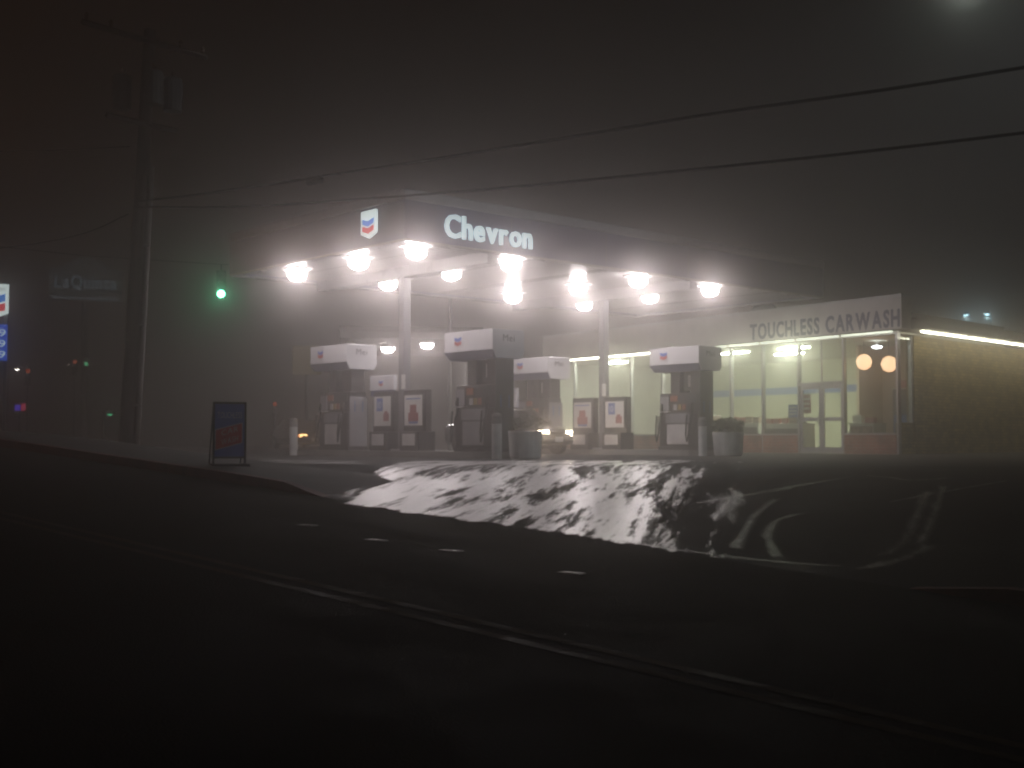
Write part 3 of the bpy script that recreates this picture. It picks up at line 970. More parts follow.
# ------------------------------------------------------------------ cars
def make_car(label, loc, heading, lamp, group):
    """local +x = nose. Sedan"""
    t = thing('parked_car', label, 'car', loc, heading, group)
    # lower body: stations along x with half width, sill, shoulder heights
    st = [(-2.22, .62, .42, .74), (-2.12, .76, .30, .90), (-1.5, .84, .22, .96), (-.6, .86, .20, .94), (.4, .86, .20, .93), (1.1, .85, .22, .90), (1.75, .80, .24, .80), (2.08, .68, .30, .70), (2.20, .50, .40, .60)]
    b = MB()
    rings = []
    for x, w, z0, z1 in st:
        zm = (z0 + z1) / 2
        r_ = [(-w * .85, z0), (-w * .98, z0 + .10), (-w, zm), (-w * .97, z1 - .08), (-w * .86, z1), (-w * .4, z1 + .035), (0, z1 + .045),
              (w * .4, z1 + .035), (w * .86, z1), (w * .97, z1 - .08), (w, zm), (w * .98, z0 + .10), (w * .85, z0)]
        rings.append([b.bm.verts.new((x, y, z)) for y, z in r_])
    for r0, r1 in zip(rings, rings[1:]):
        for k in range(len(r0)):
            k2 = (k + 1) % len(r0)
            b.bm.faces.new((r0[k], r0[k2], r1[k2], r1[k]))
    b.bm.faces.new(rings[0]); b.bm.faces.new(rings[-1])
    body = b.build('body', 'car_paint', t, smooth=True)
    # greenhouse: glass block with roof skin and pillars
    def ring(x, w, z):
        return [(x, -w, z), (x, w, z)]
    gx = [(-1.65, .70, .95), (-.98, .58, 1.38), (-.30, .60, 1.43), (.35, .58, 1.37), (1.12, .72, .93)]
    b = MB()
    rows = [[b.bm.verts.new((x, y, z)) for y in (-w, w)] for x, w, z in gx]
    low = [[b.bm.verts.new((x, y, .90)) for y in (-.77, .77)] for x, w, z in gx]
    for i in range(len(gx) - 1):
        b.bm.faces.new((rows[i][0], rows[i][1], rows[i + 1][1], rows[i + 1][0]))
        for s in (0, 1):
            b.bm.faces.new((rows[i][s], rows[i + 1][s], low[i + 1][s], low[i][s]))
    b.build('window_glass', 'car_glass', t)
    b = MB()
    for x0, x1 in ((-1.0, -.30), (-.30, .37)):
        pass
    sk = [(-1.0, .60, 1.39), (-.30, .62, 1.445), (.37, .60, 1.385)]
    up = [[b.bm.verts.new((x, w * k, z + (.02 if abs(k) < .9 else -.02))) for k in (-1, -.5, 0, .5, 1)] for x, w, z in sk]
    dn_ = [[b.bm.verts.new((x, w * k, z - .04)) for k in (-1, -.5, 0, .5, 1)] for x, w, z in sk]
    for i in range(2):
        for k in range(4):
            b.bm.faces.new((up[i][k], up[i][k + 1], up[i + 1][k + 1], up[i + 1][k]))
            b.bm.faces.new((dn_[i][k], dn_[i][k + 1], dn_[i + 1][k + 1], dn_[i + 1][k]))
        for k in (0, 4):
            b.bm.faces.new((up[i][k], dn_[i][k], dn_[i + 1][k], up[i + 1][k]))
    for i in (0, 2):
        for k in range(4):
            b.bm.faces.new((up[i][k], up[i][k + 1], dn_[i][k + 1], dn_[i][k]))
    b.build('roof', 'car_paint', t, smooth=True)
    for s in (-1, 1):
        for p_, q_ in (((-1.66, .73, .93), (-.98, .60, 1.39)), ((-.28, .80, .92), (-.30, .62, 1.42)), ((1.15, .74, .92), (.37, .60, 1.38))):
            MB().tube([(p_[0], s * p_[1], p_[2]), (q_[0], s * q_[1], q_[2])], .035, 6).build('pillar', 'car_paint', t)
        MB().box((.80, s * .93, .98), (.14, .18, .12), 0, .03).build('mirror', 'car_paint', t)
        b = MB()
        b.prism([(2.02, s * .66), (2.17, s * .36), (2.195, s * .36), (2.09, s * .68)], 2, .56, .70)
        b.build('headlight', lamp, t)
        MB().box((1.98, s * .715, .63), (.10, .06, .10)).build('turn_lamp', 'amber', t)
        MB().box((-2.17, s * .58, .74), (.06, .26, .14), 0, .01).build('tail_light', 'poster_red', t)
        for x in (1.38, -1.35):
            wl_ = MB().lathe([(.19, -.10), (.31, -.10), (.325, -.06), (.325, .06), (.31, .10), (.19, .10)], n=20).build('wheel', 'rubber', t)
            wl_.location = (x, s * .76, .325)
            wl_.rotation_euler = (math.pi / 2, 0, 0)
            hub = MB().lathe([(0, -.105), (.10, -.11), (.19, -.085), (.19, .085), (.10, .11), (0, .105)], n=12).build('rim', 'chrome', wl_)
    MB().box((2.185, 0, .63), (.04, .64, .10), 0, .01).build('grille', 'chrome', t)
    MB().box((2.17, 0, .43), (.12, 1.25, .12), 0, .03).build('bumper', 'rubber', t)
    MB().box((2.24, 0, .45), (.02, .32, .15)).build('number_plate', 'poster', t)
    return t
nose = uv(8.45, 3.80, 0)
c = nose + LV * 2.2
make_car('dark sedan with headlights on between the pump islands', (c.x, c.y, LOT_Z), math.atan2(-LV.y, -LV.x), 'headlight', 'cars at the filling station')
p = at(318, 436, 56)
make_car('dark car with amber headlights in the fog behind the leftmost bollard', (p.x - 1.2, p.y + 2, LOT_Z), R(-62), 'amber_far', 'cars at the filling station')

# ------------------------------------------------------------------ shop
SA = R(125.0)                                             # front wall runs away to the left
SC = Vector((11.53, 35.75, LOT_Z))
SD = Vector((math.cos(SA), math.sin(SA), 0))
shop = thing('shop', 'glass fronted filling station shop with car wash sign and brick side wall', 'shop', SC, SA)
def fx(px):
    r = (px - CX) / F_PX
    # SC.x + k*SD.x = r*(SC.y + k*SD.y)
    return (SC.x - r * SC.y) / (r * SD.y - SD.x)
# local frame: x along the front to the left, y: left-hand normal; outside (towards the canopy) is +y? check
OUT = 1.0 if (Vector((-SD.y, SD.x, 0)).dot(Vector((-1, -1, 0))) > 0) else -1.0
WT, PT, SILL, FL = 3.60, 4.68, .58, 17.0
def sb(name, m, x0, x1, o0, o1, z0, z1, parent=None, bevel=0.0):
    """box in the shop frame; o = metres outwards from the glass line"""
    return MB().b2(x0, x1, o0 * OUT, o1 * OUT, z0, z1, bevel).build(name, m, parent or shop)
mul = [0.0, fx(845), fx(800), fx(764), fx(732)]
while mul[-1] < FL - 1:
    mul.append(mul[-1] + 1.75)
FL = mul[-1]
# floor slab, roof, back wall, far end wall, interior
def sp(name, m, d0, d1, z0, z1):
    """floor-plan slab that follows the slanting side wall"""
    return MB().prism([(.177 * d0 + .03, -d0 * OUT), (FL, -d0 * OUT), (FL, -d1 * OUT), (.177 * d1 + .03, -d1 * OUT)], 2, z0, z1).build(name, m, shop)
sp('slab', 'floor', -.12, 7.5, -.05, .012)
sp('roof', 'roof', .15, 7.6, PT - .50, PT - .36)
sb('back_wall', 'cream', 1.40, FL, -7.62, -7.5, .014, PT - .52)
sb('end_wall', 'parapet', FL + .002, FL + .2, -7.6, .2, -.05, PT - .1)
sp('ceiling', 'ceiling', .16, 7.48, WT + .02, WT + .10)
sb('partition', 'tan_wall', 3.55, 3.65, -7.48, -2.6, .014, WT)
sb('room_wall', 'tan_wall', .80, 3.54, -3.9, -3.8, .014, WT)
# parapet sign band with cap
par = sb('parapet', 'parapet', -.38, FL, -.14, .32, WT + .12, PT)
sb('parapet_cap', 'white_metal', -.41, FL, -.16, .36, PT + .002, PT + .07)
x_l = fx(751)
lettering('TOUCHLESS CARWASH', 'wash_ink', par, x_l + .02, .50, Vector((x_l - .30, .325 * OUT, WT + .20)), (-1, 0, 0), .3, bold=.03, gap=.16, name='letter')
# soffit under the band with lit strips, and sill wall
sb('soffit', 'soffit', -.02, FL, .09, .30, WT + .09, WT + .118)
for i in range(len(mul) - 1):
    a_, b_ = mul[i], mul[i + 1]
    sb('soffit_strip', 'eave_dim' if a_ < 9 else 'eave_tube', a_ + .10, b_ - .06, .12, .20, WT + .05, WT + .088)
for i, x in enumerate(mul):
    if i == len(mul) - 1: continue
    sb('mullion', 'alu', x - .035, x + .035, -.06, .08, .014, WT + .115)
sb('head_rail', 'alu', .036, FL, -.05, .07, WT, WT + .085)
for i in range(len(mul) - 1):
    a_, b_ = mul[i] + .036, mul[i + 1] - .036
    if i == 1:                                             # door bay
        continue
    sb('sill_wall', 'brick_red', a_, b_, -.10, .10, .014, SILL)
    sb('sill', 'alu', a_, b_, -.12, .12, SILL + .002, SILL + .06)
    sb('window', 'glass', a_, b_, -.005, .005, SILL + .06, WT)
# double door with transom
a_, b_ = mul[1] + .036, mul[2] - .036
sb('transom_bar', 'alu', a_, b_, -.05, .07, 2.16, 2.28)
sb('transom_window', 'glass', a_, b_, -.005, .005, 2.28, WT)
sb('transom_mullion', 'alu', (a_ + b_) / 2 - .02, (a_ + b_) / 2 + .02, -.03, .03, 2.282, WT - .002)
mid = (a_ + b_) / 2
for x0, x1 in ((a_ + .01, mid - .006), (mid + .006, b_ - .01)):
    d = sb('door', 'alu', x0, x0 + .09, -.025, .03, .03, 2.155)
    sb('stile', 'alu', x1 - .09, x1, -.025, .03, .03, 2.155, d)
    sb('rail', 'alu', x0 + .091, x1 - .091, -.024, .029, .03, .20, d)
    sb('rail', 'alu', x0 + .091, x1 - .091, -.024, .029, 1.03, 1.15, d)
    sb('rail', 'alu', x0 + .091, x1 - .091, -.024, .029, 2.05, 2.154, d)
    sb('pane', 'glass', x0 + .091, x1 - .091, -.004, .004, .20, 1.03, d)
    sb('pane', 'glass', x0 + .091, x1 - .091, -.004, .004, 1.15, 2.05, d)
    hx = x1 - .12 if x0 < mid - .1 else x0 + .05
    MB().tube([(hx, .075 * OUT, .85), (hx, .075 * OUT, 1.35)], .018, 8).build('handle', 'steel', d)
# side wall: short glazed return, then tan brick
SB = R(45.0)
side = D.objects.new('side_wall', None)
COL.objects.link(side)
side.parent = shop
side.rotation_euler = (0, 0, SB - SA)
def wb(name, m, x0, x1, y0, y1, z0, z1, parent=None, bevel=0.0):
    return MB().b2(x0, x1, y0, y1, z0, z1, bevel).build(name, m, parent or side)
wb('return_sill_wall', 'brick_tan', .06, .92, 0, .16, -.02, .95)
wb('return_window', 'glass', .06, .90, .05, .06, .95, WT)
wb('corner_mullion', 'alu', .90, .97, .02, .14, .95, WT)
wb('brick_wall', 'brick_tan', .975, 16, -.02, .25, -.10, WT)
wb('side_parapet', 'roof', .04, 16, -.98, .22, WT + .12, WT + .40)
wb('side_soffit', 'ceiling', .04, 16, -1.0, -.02, WT + .08, WT + .118)
k = 0
x = .1
while x < 14:
    MB().tube([(x, -.70, WT + .03), (x + 1.45, -.70, WT + .03)], .03, 8).build('eave_tube', 'eave_tube', side)
    x += 1.62
# inside
sb('blue_band', 'store_blue', 3.66, FL - .2, -7.498, -7.46, 2.30, 2.58)
sb('blue_band', 'store_blue', .9, 2.4, -3.798, -3.76, 2.45, 2.80)
for (x0, x1, o) in ((4.6, 5.9, -1.2), (6.6, 7.9, -3.2), (7.4, 8.7, -1.2), (10.2, 11.5, -1.2), (12.0, 13.3, -2.6), (14.0, 15.3, -1.2)):
    fxt = sb('ceiling_light', 'white_metal', x0, x1, o - .28, o + .02, WT - .02, WT + .018)
    sb('diffuser', 'tube', x0 + .04, x1 - .04, o - .25, o - .01, WT - .06, WT - .022, fxt)
def inside(name, lab, cat, m, x0, x1, o0, o1, z0, z1, extra=None, group=None):
    base = SC + SD * ((x0 + x1) / 2) + Vector((-SD.y, SD.x, 0)) * OUT * ((o0 + o1) / 2)
    t = thing(name, lab, cat, (base.x, base.y, LOT_Z + .014), SA, group)
    w, d_ = (x1 - x0) / 2, abs(o1 - o0) / 2
    MB().b2(-w, w, -d_, d_, z0, z1 - .04, .01).build('cabinet', m, t)
    MB().b2(-w - .02, w + .02, -d_ - .02, d_ + .02, z1 - .038, z1, .005).build('top', 'counter', t)
    for s in (1,):
        n = max(2, int((x1 - x0) / .35))
        for i in range(n):
            h_ = .16 + .14 * random.random()
            MB().box((-w + (i + .5) * (2 * w / n), OUT * d_ * .45 * s, z1 + h_ / 2 + .001), (2 * w / n * .72, .16, h_)).build('packet', random.choice(('goods_mix', 'goods_dark', 'counter', 'store_blue', 'poster_red')), t)
    if extra:
        for (zz0, zz1, mm) in extra:
            MB().b2(-w + .05, w - .05, OUT * d_ + .002 * OUT, OUT * (d_ + .02), zz0, zz1).build('shelf_face', mm, t)
    return t
inside('shop_counter', 'white sales counter behind the window left of the shop door', 'counter', 'counter', 4.6, 6.4, -1.6, -1.0, 0, .98, [(.55, .80, 'goods_dark'), (.1, .4, 'goods_mix')])
inside('goods_shelf', 'low shelf of dark goods behind the second window from the door', 'shelf', 'counter', 6.7, 8.6, -1.7, -1.1, 0, 1.02, [(.62, .86, 'goods_dark'), (.15, .45, 'goods_mix')])
inside('goods_shelf', 'goods shelf inside the shop behind the right pump', 'shelf', 'goods_mix', 9.6, 12.4, -2.2, -1.5, 0, 1.35, [(.9, 1.2, 'goods_dark')])
inside('goods_shelf', 'low white display behind the window right of the shop door', 'shelf', 'counter', 1.55, 2.5, -1.4, -.8, 0, .95, [(.55, .85, 'goods_mix')])
inside('drinks_cooler', 'tall dark cooler behind the corner window right of the door', 'cooler', 'goods_dark', .45, 1.45, -2.4, -1.6, 0, 2.05, [(.5, 1.2, 'store_blue')])
def at_front(px, py, o):
    """point in the shop, o metres outside (+) or inside (-) the glass, seen at a pixel"""
    n_ = Vector((-SD.y, SD.x, 0)) * OUT
    p0_ = SC + n_ * o
    d = ray(px, py)
    k_ = (p0_ - EYE).dot(n_) / d.dot(n_)
    return EYE + d * k_
# globe lamps and a white bay lamp behind the right window
for k, (px, py, lab) in enumerate(((864, 362, 'glowing warm globe lamp in the shop window, left of the pair'), (889, 364, 'glowing warm globe lamp in the shop window, right of the pair'))):
    p = at_front(px, py, -1.0)
    t = thing('globe_lamp', lab, 'lamp', p, 0, 'globe lamps in the shop window')
    MB().lathe([(0, -.25), (.10, -.23), (.19, -.16), (.25, 0), (.19, .16), (.10, .23), (0, .25)], n=18).build('globe', 'globe', t, smooth=True)
    MB().tube([(0, 0, .245), (0, 0, LOT_Z + WT - p.z)], .012, 6).build('stem', 'ink', t)
p = at_front(877, 347, -1.7)
t = thing('ceiling_lamp', 'small white ceiling lamp above the two warm globes', 'lamp', p)
MB().lathe([(0, -.06), (.15, -.03), (.17, .02), (.05, .05), (0, .06)], n=16).build('lens', 'white_lamp', t)
MB().tube([(0, 0, .05), (0, 0, LOT_Z + WT - p.z)], .015, 6).build('stem', 'white_metal', t)
# notices on the door glass
for k, (px, py, w_, h_, m_, lab) in enumerate(((806, 404, .42, .60, 'poster_red', 'red printed notice on the shop door glass'),
                                               (793, 411, .40, .42, 'poster_blue', 'blue printed notice on the window beside the door'))):
    p = at_front(px, py, -.03)
    t = thing('door_notice', lab, 'notice', (p.x, p.y, p.z - h_ / 2), SA)
    MB().b2(-w_ / 2, w_ / 2, -.004, .004, 0, h_).build('card', m_, t)
    for q in range(3):
        MB().b2(-w_ * .38, w_ * .38, OUT * .0045, OUT * .007, h_ * (.2 + .25 * q), h_ * (.32 + .25 * q)).build('printed_line', 'poster', t)
# dome on the roof edge
p = SC + SD * fx(775)
t = thing('roof_vent', 'small dark domed vent on the shop roof edge', 'vent', (p.x - .25, p.y + .3, LOT_Z + PT + .07), SA)
MB().lathe([(.42, 0), (.42, .08), (.34, .20), (.18, .28), (0, .30)], n=16).build('dome', 'ink', t, smooth=True)
MB().lathe([(.46, 0), (.46, .03), (.43, .03)], n=16).build('flange', 'galv', t)

# ------------------------------------------------------------------ car wash behind the left island
cw = thing('car_wash', 'pale car wash bay with lit ceiling behind the left column', 'car wash', (-4.2, 49.4, LOT_Z), R(8))
def cb(name, m, x0, x1, y0, y1, z0, z1, parent=None):
    return MB().b2(x0, x1, y0, y1, z0, z1).build(name, m, parent or cw)
cb('side_wall', 'wash_wall', 2.3, 2.55, 0, 9, 0, 4.515)
cb('side_wall', 'wash_wall', -2.55, -2.3, 0, 9, 0, 4.515)
cb('back_wall', 'wash_wall', -2.298, 2.298, 8.8, 9, 0, 4.515)
cb('roof', 'roof', -2.9, 2.9, -1.2, 9.2, 4.80, 5.0)
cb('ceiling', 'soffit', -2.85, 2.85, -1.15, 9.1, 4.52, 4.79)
cb('brush_rail', 'galv', -2.2, -2.0, .5, 8.5, 2.2, 2.4)
for p_, q_ in (((427, 344), 'right'), ((388, 348), 'left')):
    p = at(p_[0], p_[1], 48.9)
    t = thing('bay_lamp', 'bright lamp at the car wash ceiling, %s of the left column' % q_, 'lamp', p, 0, 'lamps at the car wash')
    MB().lathe([(0, .12), (.28, .10), (.30, .02), (.28, 0)], n=18).build('housing', 'white_metal', t)
    MB().lathe([(.27, -.002), (.25, -.10), (.15, -.18), (0, -.21)], n=18).build('lens', 'lamp_lens', t, smooth=True)
    MB().tube([(0, 0, .12), (0, 0, LOT_Z + 4.518 - p.z)], .03, 6).build('stem', 'galv', t)
    point_light('bay_light', t, (0, 0, -.35), LAMP_W * .35, (1, .95, .95), .12, cone=160)

# ------------------------------------------------------------------ A-frame sign by the street
x, y = on_ground(229, 473)
zs_ = hz(x, y) + .11
t = thing('pavement_sign', 'blue folding pavement sign with a slanted red panel by the street', 'sign', (x, y, zs_), R(24))
t.scale = (.84, .84, .98)
MB().b2(-.27, .27, -.02, .02, .14, .96).build('board', 'sign_blue', t)
for s in (-1, 1):
    MB().b2(s * .285 - .014, s * .285 + .014, -.03, .03, .0, .99).build('frame_upright', 'frame_black', t)
MB().b2(-.27, .27, -.03, .03, .962, .99).build('frame_rail', 'frame_black', t)
MB().b2(-.27, .27, -.03, .03, .112, .138).build('frame_rail', 'frame_black', t)
for s in (-1, 1):
    MB().tube([(s * .285, .02, .97), (s * .285, .42, .0)], .014, 6).build('rear_leg', 'frame_black', t)
MB().b2(-.34, .34, -.20, .22, -.02, .035, .01).build('base', 'conduit', t)
lettering('TOUCHLESS', 'sign_text_dim', t, .44, .095, Vector((-.22, -.023, .74)), (1, 0, 0), .06, gap=.15)
b = MB()
b.prism([(-.25, .25), (.22, .36), (.22, .66), (-.25, .55)], 1, -.030, -.021)
b.build('red_panel', 'sign_red', t)
b = MB()
b.prism([(-.262, .238), (.232, .353), (.232, .672), (-.262, .562)], 1, -.0255, -.0205)
b.build('panel_border', 'sign_text_dim', t)
for word, z_ in (('CAR', .50), ('WASH', .355)):
    for l in lettering(word, 'sign_text_dim', t, .30, .085, Vector((-.15, -.032, z_)), (1, 0, 0), .05, gap=.2):
        for v in l.data.vertices:
            v.co.z += v.co.x * .235

# ------------------------------------------------------------------ utility pole and wires
PB = Vector((-8.64, 27.0, 0))
PB.z = hz(PB.x, PB.y)
up = thing('utility_pole', 'leaning wooden utility pole with transformers and a grey conduit', 'utility pole', PB)
TOPV = at(150, 30, 27.0) - PB
H_ = TOPV.z
lean = Vector((TOPV.x, 0, 0)) / H_
def pp(z):
    return Vector((lean.x * z, 0, z))
MB().tube([pp(-.3)] + [pp(H_ * k / 8) for k in range(1, 9)], [.21] + [.21 - .010 * k for k in range(1, 9)], 14).build('pole', 'wood_pole', up, smooth=True)
MB().tube([pp(z) + Vector((.23, -.13, 0)) for z in (-.1, 2, 4, 6, 6.6)], .075, 10).build('conduit', 'conduit', up, smooth=True)
for z in (1.2, 3.0, 4.8):
    MB().tube([pp(z) + Vector((.16, -.20, 0)), pp(z) + Vector((.31, -.18, 0))], .03, 6).build('conduit_strap', 'galv', up)
nv = Vector((NX, NY, 0))
def arm(z, l0, l1, name='crossarm'):
    MB().tube([pp(z) - nv * l0 + Vector((0, -.18, .0)), pp(z) + nv * l1 + Vector((0, -.18, 0))], .07, 4).build(name, 'wood_pole', up)
arm(H_ - .30, 1.6, 1.6)
arm(H_ - 2.2, .9, .9, 'lower_arm')
for k in (-1.5, -.9, .9, 1.5):
    c_ = pp(H_ - .30) + nv * k + Vector((0, -.18, .06))
    MB().lathe([(.02, 0), (.05, .05), (.03, .08), (.055, .12), (.03, .17), (0, .18)], c_, 10).build('insulator', 'porcelain', up)
for k, (dx, dy) in enumerate(((-.52, -.1), (.30, -.42), (.58, .12))):
    c_ = pp(H_ - 1.85) + Vector((dx, dy, 0))
    MB().lathe([(.20, 0), (.215, .04), (.215, .70), (.19, .76), (.06, .80), (0, .80)], c_, 14).build('transformer', 'tank', up)
    MB().lathe([(.03, .80), (.05, .86), (.03, .92), (0, .96)], c_, 8).build('bushing', 'porcelain', up)

def wire(name, lab, pts, r=.018, grp='overhead cables'):
    P = [Vector(p) for p in pts]
    out = []
    for i in range(len(P) - 1):
        p0_, p1_, p2_, p3_ = P[max(i - 1, 0)], P[i], P[i + 1], P[min(i + 2, len(P) - 1)]
        for q in range(6):
            k = q / 6
            out.append(0.5 * ((2 * p1_) + (p2_ - p0_) * k + (2 * p0_ - 5 * p1_ + 4 * p2_ - p3_) * k * k + (3 * p1_ - p0_ - 3 * p2_ + p3_) * k ** 3))
    out.append(P[-1])
    return tag(MB().tube(out, r, 6).build(name, 'cable'), lab, 'cable', grp)
def along(d, z):
    return (PB.x - SX * d, PB.y - SY * d, z)
w1 = [(0.2, 6.98), (3, 6.80), (9.47, 6.52), (14.9, 6.33), (19.4, 6.12), (28, 6.0), (38, 6.2)]
w2 = [(0.2, 6.86), (4, 6.38), (8.73, 5.97), (13.1, 5.66), (19.4, 5.32), (28, 5.1), (38, 5.2)]
wire('overhead_cable', 'upper dark cable sagging from the pole over the canopy to the right', [along(*w) for w in w1], .023)
wire('overhead_cable', 'lower dark cable running just above the canopy to the right', [along(*w) for w in w2], .021)
wire('overhead_cable', 'faint upper cable leaving the pole towards the left', [along(-.1, 8.28), along(-6, 9.1), along(-25, 12.0)], .010)
wire('overhead_cable', 'faint lower cable dropping from the pole towards the left', [along(-.1, 6.73), along(-4.4, 6.5), along(-20, 7.4)], .010)
p = Vector(along(6.35, 6.64))
t = thing('cable_splice_box', 'small splice case hanging on the upper cable', 'splice case', p, math.atan2(-SY, -SX))
MB().tube([(-.22, 0, -.06), (-.18, 0, -.06), (.18, 0, -.06), (.22, 0, -.06)], [.03, .075, .075, .03], 10).build('case', 'conduit', t)
for s in (-1, 1):
    MB().tube([(s * .12, 0, -.01), (s * .12, 0, .03)], .012, 6).build('clamp', 'galv', t)

# ------------------------------------------------------------------ lamps, signals and signs in the fog
def far_lamp(name, lab, head, base_xy, m, w=.7, power=0, color=(1, 1, 1), arm_to=None, group=None, drop=.08):
    hx, hy, hzz = head
    bx, by = base_xy
    gz = hz(bx, by)
    t = thing(name, lab, 'street lamp', (bx, by, gz), 0, group)
    top = hzz - gz + .15
    MB().tube([(0, 0, -.1), (0, 0, top * .6), (0, 0, top)], [.11, .085, .06], 10).build('pole', 'galv', t)
    v = Vector((hx - bx, hy - by, 0))
    d = v.normalized() if v.length > .01 else Vector((1, 0, 0))
    MB().tube([Vector((0, 0, top)), v * .5 + Vector((0, 0, top + .12)), v + Vector((0, 0, top + .0))], .04, 8).build('arm', 'galv', t)
    rz = math.atan2(d.y, d.x)
    o = MB().prism([(-w * .5, 0), (-w * .4, .14), (w * .3, .16), (w * .5, .04), (w * .5, 0)], 1, -.16, .16).build('lamp_head', 'galv', t, loc=v + Vector((0, 0, top - .14)), rz=rz)
    o2 = MB().lathe([(.15, 0), (.14, -.05), (.08, -drop - .02), (0, -drop - .04)], n=14).build('lens', m, t, loc=v + Vector((0, 0, top - .143)), smooth=True)
    if power:
        point_light('lamp_light', t, v + Vector((0, 0, top - .40)), power, color, .12)
    return t
# street lamp at the top right edge
p = at(966, -24, 24)
far_lamp('street_lamp', 'greenish white street lamp at the top right edge of the view', (p.x, p.y, p.z), (13.6, 22.6), 'street_lens', .8, 10, (.80, .95, .86), drop=.1)
p = at(1290, -150, 18)
fl = far_lamp('street_lamp', 'cool white floodlight lamp beyond the right edge, aimed at the forecourt', (p.x, p.y, p.z), (14.6, 17.2), 'street_lens', .8)
lo = point_light('lamp_light', fl, (p.x - 14.6, p.y - 17.2, p.z - hz(14.6, 17.2) - .35), 1800, (.80, .94, 1.0), .15, cone=70)
lo.rotation_euler = (Vector((-3.3, 27.8, 1.0)) - p).to_track_quat('-Z', 'Y').to_euler()
# sodium lamp up the street, outside the left edge
far_lamp('street_lamp', 'orange sodium street lamp up the street at left', (-34, 36.0, 9.0), (-36.5, 35.0), 'sodium', .8, 750, (1, .42, .14))
# twin cool lamps beyond the shop
for k, px in enumerate((966, 987)):
    p = at(px, 315 - k, 74)
    far_lamp('street_lamp', 'blurred cool lamp beyond the shop roof, %s of the two' % ('left', 'right')[k], (p.x, p.y, p.z), (p.x + .3 + .4 * k, p.y + 1.2), 'cyan_far', 1.0, 30, (.5, .85, 1.0), group='cool lamps beyond the shop', drop=.06)
# far white lamp at the left
p = at(17, 369, 80)
far_lamp('street_lamp', 'small far white lamp low at the left edge', (p.x, p.y, p.z), (p.x - .8, p.y + .5), 'white_far', .9)
p = at(110, 414, 70)
far_lamp('path_light', 'faint low greenish light left of the wooden pole', (p.x, p.y, p.z), (p.x - .5, p.y + .4), 'green_far', .6)['category'] = 'lamp'

def signal(name, lab, pos, lit, lens_mat, rz, side_, grp, s=1.0):
    gz = hz(pos.x, pos.y)
    t = thing(name, lab, 'traffic signal', (pos.x, pos.y, gz), rz, grp)
    z = pos.z - gz
    zs3 = (z + .35 * s * lit, )
    zc = z + (lit - 1) * .36 * s if lit else z
    c0 = z - (1 - lit) * .36 * s                          # centre lens height, lit: 0 red 1 amber 2 green
    c0 = {0: z - .36 * s, 1: z, 2: z + .36 * s}[lit]
    MB().b2(-.18 * s, .18 * s, -.02, .22, c0 - .55 * s, c0 + .55 * s, .02).build('housing', 'signal_body', t)
    for k in range(3):
        zl = c0 + (.36 - .36 * k) * s
        m_ = lens_mat if k == lit else 'signal_body'
        l = MB().lathe([(0, .05), (.08 * s, .04), (.14 * s, 0)], n=16).build('lens', m_, t, loc=(0, -.03, zl), smooth=True)
        l.rotation_euler = (math.pi / 2, 0, 0)
        b = MB()
        n = 10
        r_ = .165 * s
        arc = [(r_ * math.cos(math.pi * q / n - .15), r_ * math.sin(math.pi * q / n - .15)) for q in range(n + 1)]
        inn = [(x_ * .94, z_ * .94) for x_, z_ in arc][::-1]
        b.prism(arc + inn, 1, -.24 * s, -.022)
        b.build('visor', 'signal_body', t, loc=(0, 0, zl))
    if not side_:
        MB().tube([(0, .1, -.6), (0, .1, c0 - .55 * s)], .06, 8).build('mast', 'galv', t)
        return t
    MB().tube([(0, .1, c0 + .55 * s), (0, .1, c0 + .8 * s)], .03, 6).build('hanger', 'signal_body', t)
    MB().tube([(-12, .1, c0 + 1.5), (-5, .1, c0 + .8 * s + .15), (0, .1, c0 + .8 * s), (4, .1, c0 + .8 * s + .12), (9, .1, c0 + 1.3)], .012, 5).build('span_wire', 'cable', t)
    for e, zt_ in ((-12, 1.7), (9, 1.5)):
        MB().tube([(e, .1, -.6), (e, .1, c0 + zt_)], .08, 8).build('mast', 'galv', t)
    return t
signal('traffic_signal', 'bright green traffic signal hanging left of the canopy', at(221, 294, 46), 2, 'green_lamp', R(14), -1, 'traffic signals in the fog')
signal('traffic_signal', 'tiny far green traffic signal beside a red one', at(86, 364, 88), 2, 'green_far', R(22), 0, 'traffic signals in the fog')
signal('traffic_signal', 'tiny far red traffic signal beside the green one', at(75, 362, 92), 0, 'red_lamp', R(22), 0, 'traffic signals in the fog', 1.1)
signal('traffic_signal', 'far red traffic signal beside the small white lamp', at(28, 371, 84), 0, 'red_lamp', R(24), 0, 'traffic signals in the fog', 1.1)
signal('traffic_signal', 'tiny far red signal above the leftmost bollard', at(275, 404, 70), 0, 'red_lamp', R(12), 0, 'traffic signals in the fog', .8)

# price sign at the left edge
p = at(-8, 302, 42)
gz = hz(p.x, p.y)
t = thing('price_sign', 'lit station price sign with shield emblem at the left edge', 'sign', (p.x, p.y, gz), R(20))
z = p.z - gz
shield(t, Vector((0, -.10, z)), (1, 0, 0), 1.10, 1.25, ('shield_glow', 'shield_blue', 'shield_red', 'shield_ink'), .1)
bb = MB().b2(-.52, .52, -.02, .10, z - 2.05, z - .78, .01).build('price_board', 'price_blue', t)
for k in range(3):
    lettering(('179', '189', '199')[k], 'letter_glow', bb, .62, .25, Vector((-.16, -.03, z - 1.20 - .38 * k)), (1, 0, 0), .1)
for s in (-1, 1):
    MB().b2(s * .45 - .06, s * .45 + .06, .102, .22, -.3, z + .4).build('post', 'galv', t)
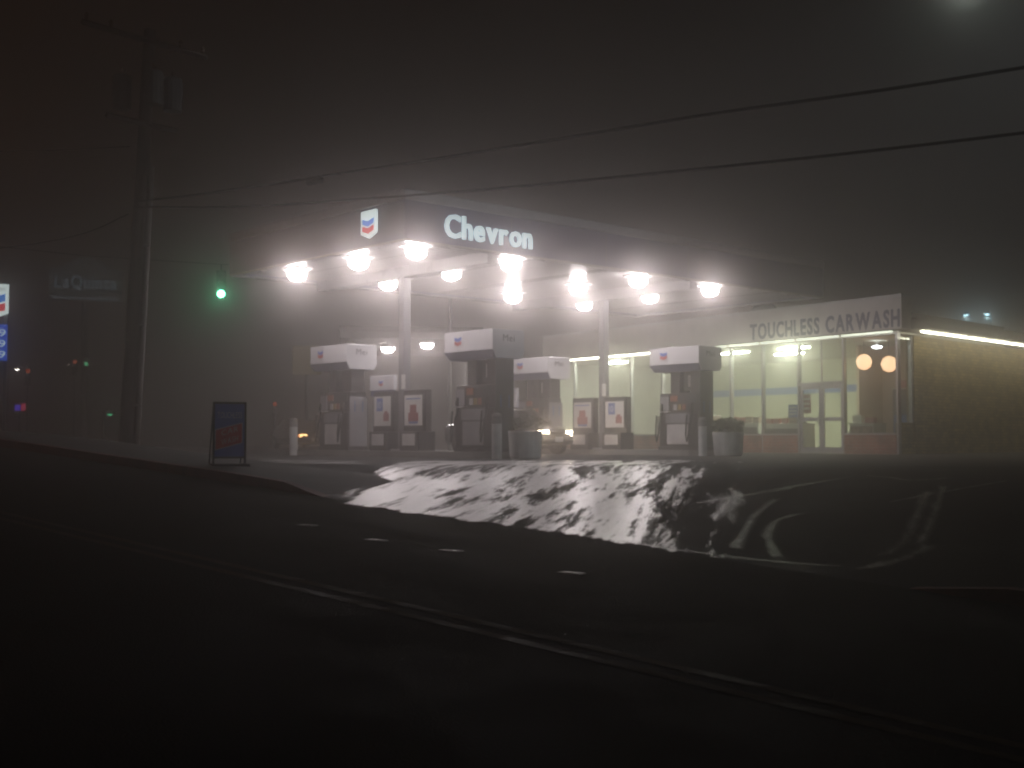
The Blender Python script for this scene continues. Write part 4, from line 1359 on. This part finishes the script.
# motel sign in the fog
p = at(86, 281, 88)
gz = hz(p.x, p.y)
t = thing('motel_sign', 'dim motel pole sign with arched top in the fog', 'sign', (p.x, p.y, gz), R(22))
z = p.z - gz
b = MB()
pts = [(-2.45, -1.45), (2.45, -1.45), (2.55, -1.30), (2.55, .70), (2.2, .95), (1.6, 1.0)]
pts += [(1.4 * math.cos(math.pi * q / 10), 1.0 + .75 * math.sin(math.pi * q / 10)) for q in range(1, 10)]
pts += [(-1.6, 1.0), (-2.2, .95), (-2.55, .70), (-2.55, -1.30)]
b.prism([(x_, z_ + z) for x_, z_ in pts], 1, 0, .4)
b.build('face', 'hotel_face', t)
lettering('LaQuinta', 'hotel_text', t, 4.3, .95, Vector((-2.15, -.05, z - .55)), (1, 0, 0), .1, bold=.02)
MB().b2(-2.3, 2.3, -.03, -.01, z - 1.32, z - 1.24).build('rule', 'hotel_text', t)
MB().tube([(0, .2, -.5), (0, .2, z - 1.45)], .25, 10).build('pole', 'galv', t)
# yellow sign and neon window sign in the distance
p = at(307, 360, 62)
gz = hz(p.x, p.y)
t = thing('yellow_sign', 'dim yellow pole sign glowing behind the leftmost pump', 'sign', (p.x, p.y, gz), R(10))
MB().b2(-.75, .75, 0, .25, p.z - gz - .75, p.z - gz + .75, .06).build('face', 'yellow_sign', t)
MB().tube([(0, .12, -.3), (0, .12, p.z - gz - .75)], .09, 8).build('pole', 'galv', t)
p = at(20, 407, 66)
gz = hz(p.x, p.y)
t = thing('neon_sign', 'tiny pink and blue neon sign low at the left edge', 'sign', (p.x, p.y, gz), R(22))
MB().tube([(0, 0, -.3), (0, 0, p.z - gz - .27)], .05, 8).build('post', 'galv', t)
MB().b2(-.32, .32, .0, .1, p.z - gz - .27, p.z - gz + .27).build('backing', 'signal_body', t)
MB().b2(-.26, .02, -.03, -.002, p.z - gz - .2, p.z - gz + .12).build('neon_tube', 'neon_blue', t)
MB().b2(.06, .28, -.03, -.002, p.z - gz - .2, p.z - gz + .2).build('neon_tube', 'neon_red', t)

# ------------------------------------------------------------------ the fog
fog = D.materials.new('fog')
fog.use_nodes = True
nt = fog.node_tree
nt.nodes.clear()
out = node(nt, 'ShaderNodeOutputMaterial')
add = node(nt, 'ShaderNodeAddShader')
for k, (g, share) in enumerate(((0.968, 0.50), (0.48, 0.50))):     # forward aureole and broad veil of the same droplets
    pv = node(nt, 'ShaderNodeVolumePrincipled')
    pv.inputs['Color'].default_value = (0.95, 0.90, 0.875, 1)
    pv.inputs['Density'].default_value = FOG_DENSITY * share
    pv.inputs['Anisotropy'].default_value = g
    nt.links.new(pv.outputs[0], add.inputs[k])
nt.links.new(add.outputs[0], out.inputs['Volume'])
hb = MB().b2(-112, 112, -62, 178, -6, 22).build('haze', fog)
tag(hb, kind='stuff')
